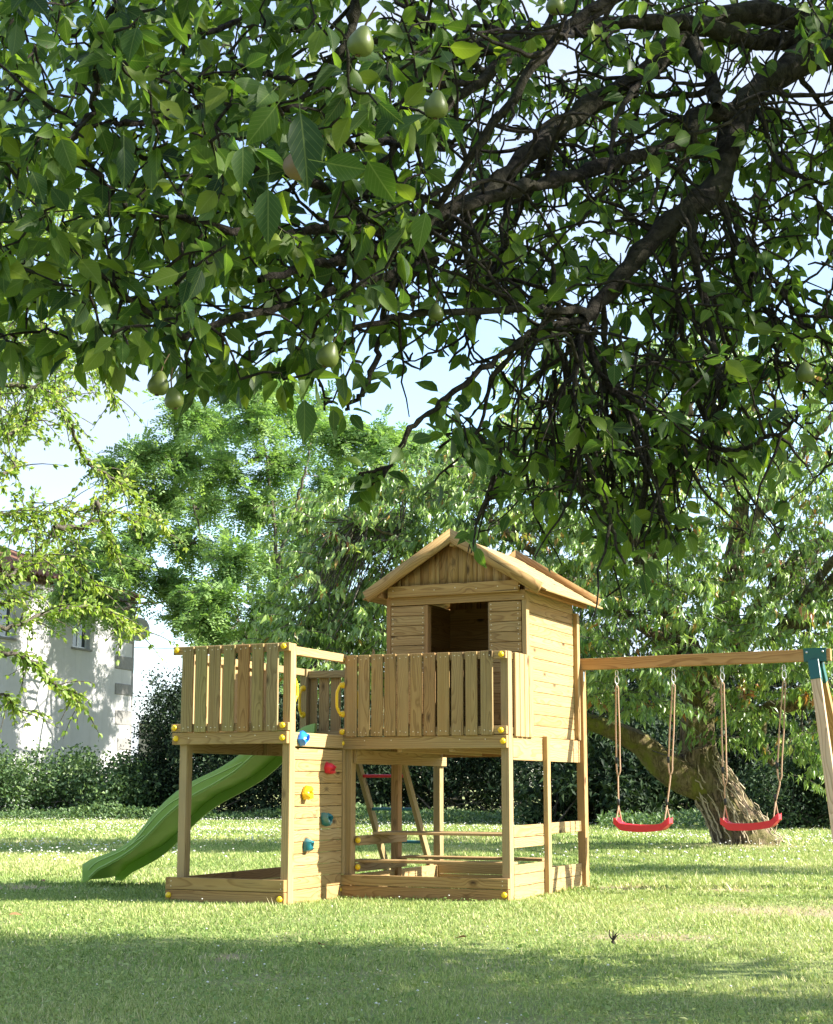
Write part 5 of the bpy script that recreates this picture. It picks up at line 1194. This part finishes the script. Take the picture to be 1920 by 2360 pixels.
def ell(px, Y, top_py, wpx, dep=1.3, frac=.5):
    zt_ = at(px, top_py, Y)[2]; return (W(px, Y), Y, zt_ * frac, wpx / 3655 * Y, dep, zt_ * (1 - frac))
shrub('bramble_bush', 'low spreading green bramble thicket in front of the white house', 'bush', [ell(x, 46 + (i % 3) * .7, t, 95, 1.5) for i, (x, t) in enumerate([(-260, 1720), (-160, 1730), (-60, 1735), (30, 1748), (110, 1735), (190, 1742), (260, 1748), (330, 1760), (390, 1775)])], 30000, .125, M_BUSH, 'oval', .62, 41, tn0=.52)
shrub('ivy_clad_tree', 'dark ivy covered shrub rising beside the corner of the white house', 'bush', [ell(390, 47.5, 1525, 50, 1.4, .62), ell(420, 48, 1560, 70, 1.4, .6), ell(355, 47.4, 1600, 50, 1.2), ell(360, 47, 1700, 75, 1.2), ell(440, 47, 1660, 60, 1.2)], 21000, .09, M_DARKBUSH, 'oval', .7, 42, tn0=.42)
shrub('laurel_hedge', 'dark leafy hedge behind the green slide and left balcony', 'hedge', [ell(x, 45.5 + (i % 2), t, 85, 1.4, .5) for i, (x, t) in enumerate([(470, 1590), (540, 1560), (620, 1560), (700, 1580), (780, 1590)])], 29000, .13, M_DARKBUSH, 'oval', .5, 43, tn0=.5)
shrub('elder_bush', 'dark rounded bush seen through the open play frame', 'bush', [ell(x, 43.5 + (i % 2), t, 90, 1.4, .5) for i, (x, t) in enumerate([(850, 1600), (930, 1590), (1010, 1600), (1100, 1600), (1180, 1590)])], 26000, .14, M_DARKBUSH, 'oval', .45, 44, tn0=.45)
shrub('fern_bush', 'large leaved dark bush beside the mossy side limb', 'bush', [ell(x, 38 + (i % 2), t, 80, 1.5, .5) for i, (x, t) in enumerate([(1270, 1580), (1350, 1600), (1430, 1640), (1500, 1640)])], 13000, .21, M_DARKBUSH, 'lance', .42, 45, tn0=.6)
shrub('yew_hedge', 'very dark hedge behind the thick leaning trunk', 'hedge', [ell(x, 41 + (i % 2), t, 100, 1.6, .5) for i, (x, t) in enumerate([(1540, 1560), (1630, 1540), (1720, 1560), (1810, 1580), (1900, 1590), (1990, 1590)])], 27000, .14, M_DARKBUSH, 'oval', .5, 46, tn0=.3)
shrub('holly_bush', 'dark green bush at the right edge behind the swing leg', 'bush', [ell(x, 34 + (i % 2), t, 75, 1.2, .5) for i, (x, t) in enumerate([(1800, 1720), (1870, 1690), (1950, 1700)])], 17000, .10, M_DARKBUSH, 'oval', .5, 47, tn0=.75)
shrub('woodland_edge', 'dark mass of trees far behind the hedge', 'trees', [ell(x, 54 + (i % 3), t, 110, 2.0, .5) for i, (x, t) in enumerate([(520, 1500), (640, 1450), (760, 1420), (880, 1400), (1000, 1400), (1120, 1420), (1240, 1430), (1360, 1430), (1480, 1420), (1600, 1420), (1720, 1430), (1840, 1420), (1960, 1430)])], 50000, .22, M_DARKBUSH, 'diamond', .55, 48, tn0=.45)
# nettles and low ground cover along the foot of the hedge
def groundcover():
    rng = np.random.default_rng(61); n = 20000
    px = rng.uniform(-60, 1990, n); Y = np.where(px < 800, rng.uniform(42.5, 46.5, n), np.where(px < 1380, rng.uniform(38, 43, n), rng.uniform(33.5, 39, n)))
    h = .1 + .28 * np.clip(patchy(px / 60.0, Y * .6, 1.1, 77) * .5 + .5, 0, 1)
    P = np.stack([(px - 960) / 3655 * Y, Y, rng.uniform(.02, 1, n) * h * 1.2], 1)
    me = leaf_cloud('ground_cover', P, norm(rand_dirs(n, rng) + np.array([0, 0, .3])), norm(rand_dirs(n, rng) * .6 + np.array([0, -.2, 1])), rng.uniform(.07, .13, n), rng.uniform(.04, .07, n), 'oval', np.clip(rng.normal(.6, .2, n), 0, 1))
    tag(link('ground_cover', me, M_BUSH), 'low nettles and ground cover along the foot of the hedge', 'ground cover', None, 'stuff')
groundcover()

# ------------------------------------------------------------------ white house at the left
def build_house():
    K = at(297, 1860, 60.0); K[2] = 0.0; a = math.radians(20.0)
    d = np.array([-math.sin(a), -math.cos(a), 0]); e = np.array([-math.cos(a), math.sin(a), 0])     # along the long wall to the viewer, along the gable to the back left
    rz = math.atan2(d[1], d[0]); root = empty('white_house', tuple(K), rz, 'white rendered house with grey corner stones and clay tile roof at left', 'house')
    Rz = Matrix.Rotation(-rz, 4, 'Z'); inv = np.array(Rz.to_3x3()); ye = 1.0 if (inv @ e)[1] > 0 else -1.0
    H = at(297, 1392, 60.0)[2]
    # local: x along the long wall, y into the house
    def on(px, py):   # point of the wall plane in local x,z
        r = ray(px, py); nrm = np.cross(d, [0, 0, 1]); t_ = np.dot(K - EYE, nrm) / np.dot(r, nrm); P = EYE + r * t_; return float(np.dot(P - K, d)), float(P[2])
    x1a, za = on(167, 1488); x1b, zb_ = on(210, 1415); wx0, wx1 = min(x1a, x1b), max(x1a, x1b); wz0, wz1 = za - .05, zb_ + .1
    x2a, z2a = on(-26, 1480); x2b, z2b = on(37, 1385); vx0, vx1 = min(x2a, x2b), max(x2a, x2b); vz0, vz1 = wz0, wz1
    Lw = 17.0; T = .3
    def bx(bm, x0, x1, y0, y1, z0, z1):
        r = bmesh.ops.create_cube(bm, size=1)['verts']; bmesh.ops.scale(bm, vec=(x1 - x0, abs(y1 - y0), z1 - z0), verts=r); bmesh.ops.translate(bm, vec=((x0 + x1) / 2, (y0 + y1) / 2 * ye, (z0 + z1) / 2), verts=r)
    bm = bmesh.new()
    xs = [0, wx0, wx1, vx0, vx1, Lw]
    for i in range(0, 5, 2): bx(bm, xs[i], xs[i + 1], 0, T, -.2, H)
    for (p0, p1, q0, q1) in ((wx0, wx1, wz0, wz1), (vx0, vx1, vz0, vz1)): bx(bm, p0, p1, 0, T, -.2, q0); bx(bm, p0, p1, 0, T, q1, H)
    bx(bm, 0, T, T, 8, -.2, H); bx(bm, Lw - T, Lw, T, 8, -.2, H); bx(bm, T, Lw - T, 8 - T, 8, -.2, H)
    bmesh.ops.remove_doubles(bm, verts=bm.verts, dist=1e-5)
    link('wall', bm_mesh('wall', bm), M_RENDER, root)
    for (p0, p1, q0, q1) in ((wx0, wx1, wz0, wz1), (vx0, vx1, vz0, vz1)):
        bm = bmesh.new(); f = .07; bx(bm, p0, p0 + f, .16, .22, q0, q1); bx(bm, p1 - f, p1, .16, .22, q0, q1); bx(bm, p0 + f, p1 - f, .16, .22, q0, q0 + f); bx(bm, p0 + f, p1 - f, .16, .22, q1 - f, q1); bx(bm, (p0 + p1) / 2 - .04, (p0 + p1) / 2 + .04, .155, .215, q0 + f, q1 - f)
        wf = link('window', bm_mesh('window_frame', bm), M_WHITE, root)
        bm = bmesh.new(); bx(bm, p0 + f, p1 - f, .18, .2, q0 + f, q1 - f); link('pane', bm_mesh('pane', bm), M_GLASS, wf)
        bm = bmesh.new(); bx(bm, p0 - .08, p1 + .08, -.07, .14, q0 - .07, q0 - .002); link('sill', bm_mesh('sill', bm), M_STONE, wf)
    for k, (y0, y1, x1) in enumerate([(1450, 1476, 258), (1510, 1541, 266), (1574, 1600, 265), (1636, 1670, 265), (1700, 1728, 270)]):
        xx, z1_ = on(x1, y0); _, z0_ = on(x1, y1); bm = bmesh.new(); bx(bm, -.02, xx, -.025, .05, z0_, z1_); bx(bm, -.025, .04, .052, .6, z0_ + .02, z1_ - .02); bmesh.ops.bevel(bm, geom=list(bm.edges), offset=.02, segments=1, affect='EDGES'); link('quoin', bm_mesh('quoin', bm), M_STONE, root)
    bm = bmesh.new(); bx(bm, -.012, .10, -.012, .05, -.2, H - .02); link('corner_edge', bm_mesh('corner_edge', bm), M_STONE, root)
    # eave of two rows of half round tiles
    t = Tubes()
    for row, (yy, zz) in enumerate(((-.10, H + .06), (-.24, H + .2))):
        for k in range(int(Lw / .24)):
            x = .12 + k * .24 + row * .12; t.add([(x, .1 * ye, zz + .03), (x, yy * ye, zz)], .095, 7)
    o = link('eave_tile', t.mesh('eave_tile'), M_GENOISE, root); o['kind'] = 'stuff'
    # hipped roof of canal tiles
    Vv, Ff = [], []; nx_, ny_ = 300, 2; ridge = H + .3 + 4.0 * .42
    for face in (0, 1):
        for ix in range(nx_ + 1):
            x = -.3 + (Lw + .6) * ix / nx_; 
            for iy in range(ny_ + 1):
                f = iy / ny_; y = -.38 + 4.38 * f; xx = min(max(x, -.3 + 3.4 * f), Lw + .3 - 3.4 * f); z = H + .24 + (ridge - H - .24) * f + .05 * math.sin(x / .24 * 2 * math.pi)
                Vv.append((xx, (y if face == 0 else 8 - y) * ye, z))
        off = face * (nx_ + 1) * (ny_ + 1)
        for ix in range(nx_):
            for iy in range(ny_): q = off + ix * (ny_ + 1) + iy; Ff.append((q, q + ny_ + 1, q + ny_ + 2, q + 1))
    n0 = len(Vv); Vv += [(-.3, -.38 * ye, H + .24), (-.3, 8.38 * ye, H + .24), (3.1, 4 * ye, ridge), (Lw + .3, -.38 * ye, H + .24), (Lw + .3, 8.38 * ye, H + .24), (Lw - 2.8, 4 * ye, ridge)]
    me = bpy.data.meshes.new('roof'); me.from_pydata(Vv, [], Ff + [(n0, n0 + 1, n0 + 2), (n0 + 3, n0 + 5, n0 + 4)]); me.update(); link('roof', me, M_TILE, root)
    # satellite dish on the corner
    P = at(319, 1450, 60.0); dish = empty('satellite_dish', tuple(P), math.radians(15), 'grey round satellite dish fixed to the corner of the house', 'satellite dish')
    bm = bmesh.new(); R_ = .43; prev = None; c0 = bm.verts.new((0, .10, 0))
    for r in range(1, 6):
        rr = R_ * r / 5; ring = [bm.verts.new((rr * math.cos(q), .10 - .10 * (rr / R_) ** 2, rr * math.sin(q) * 1.06)) for q in np.linspace(0, 2 * math.pi, 28, endpoint=False)]
        for i_ in range(28):
            if prev is None: bm.faces.new((c0, ring[i_], ring[(i_ + 1) % 28]))
            else: bm.faces.new((prev[i_], ring[i_], ring[(i_ + 1) % 28], prev[(i_ + 1) % 28]))
        prev = ring
    me = bm_mesh('reflector', bm, True); o = link('reflector', me, M_DISH, dish); md = o.modifiers.new('thick', 'SOLIDIFY'); md.thickness = .02
    t = Tubes(); t.add([(0, .02, -.42), (.02, -.3, -.38), (.02, -.42, -.1)], .018, 6); link('feed_arm', t.mesh('feed_arm'), M_METAL, dish)
    t = Tubes(); t.add([(0, .12, 0), (-.2, .25, -.05), (-.45, .35, -.05)], .03, 6); link('wall_bracket', t.mesh('wall_bracket'), M_METAL, dish)
build_house()
# low outbuilding and cables beyond
P = at(326, 1860, 75.0); sh_ = empty('stone_shed', (P[0], P[1], 0), math.radians(-12), 'low beige outbuilding behind the house corner', 'shed'); Hs = at(326, 1668, 75.0)[2]
bm = bmesh.new(); bmesh.ops.create_cube(bm, size=1); bmesh.ops.scale(bm, vec=(1.0, 3.0, Hs + .3), verts=bm.verts); bmesh.ops.translate(bm, vec=(.25, 1.5, Hs / 2 - .15), verts=bm.verts); link('wall', bm_mesh('shed_wall', bm), M_SHED, sh_)
bm = bmesh.new(); bmesh.ops.create_cube(bm, size=1); bmesh.ops.scale(bm, vec=(1.15, 3.2, .08), verts=bm.verts); bmesh.ops.translate(bm, vec=(.25, 1.5, Hs + .042), verts=bm.verts); link('roof', bm_mesh('shed_roof', bm), M_STONE, sh_)
for y_, yb, lb in ((1492, 1492, 'upper thin black cable crossing the sky beside the house'), (1604, 1602, 'lower thin black cable crossing the sky beside the house')):
    A_ = at(297, y_, 60.5); B_ = at(760, yb, 63.0); t = Tubes().add(smooth_path([A_, (A_ + B_) / 2 - np.array([0, 0, .1]), B_], 16), .012, 5); tag(link('overhead_cable', t.mesh('overhead_cable'), M_WIRE), lb, 'cable', 'cables from the house')

# ------------------------------------------------------------------ small things on the lawn
def litter():
    rng = np.random.default_rng(71)
    P = at(1405, 2150, 9.6); P[2] = 0; t = Tubes(); X, Y = P[0] + .05, 9.55
    for q in range(5):
        b = np.array([0, 0, .01]); e = np.array([rng.normal(0, .05), rng.normal(0, .03), rng.uniform(.03, .075)]); t.add(smooth_path([b - e * .3, b, (b + e) / 2 + rng.normal(0, .01, 3), e], 8), np.linspace(.008, .003, 8), 5)
    o = link('fallen_twig', t.mesh('fallen_twig'), M_TWIG); o.location = (1.19, 9.75, float(lawn_z(1.19, 9.75)) + .02); tag(o, 'small dark dead twig lying on the grass at right', 'twig')
    for k, (px, py, lb) in enumerate([(20, 2128, 'pale dry leaf lying in the sun at the left edge'), (745, 2190, 'small pale dry leaf on the shaded lawn below the climbing wall'), (1075, 2168, 'small pale leaf on the shaded grass in the middle'), (95, 2035, 'dry leaf on the shaded grass left of the slide')]):
        r = ray(px, py); tt = -EYE[2] / r[2]; G = EYE + r * tt
        me = leaf_cloud('dry_leaf', np.zeros((1, 3)), np.array([[1.0, .2, .1]]), np.array([[.1, -.3, 1.0]]), .085, .045, 'pear', np.array([.5])); o = link('dry_leaf', me, M_DRY); o.location = (G[0], G[1], float(lawn_z(G[0], G[1])) + .045); o.rotation_euler = (0, 0, k * 1.7); tag(o, lb, 'leaf', 'dry leaves fallen on the lawn')
litter()
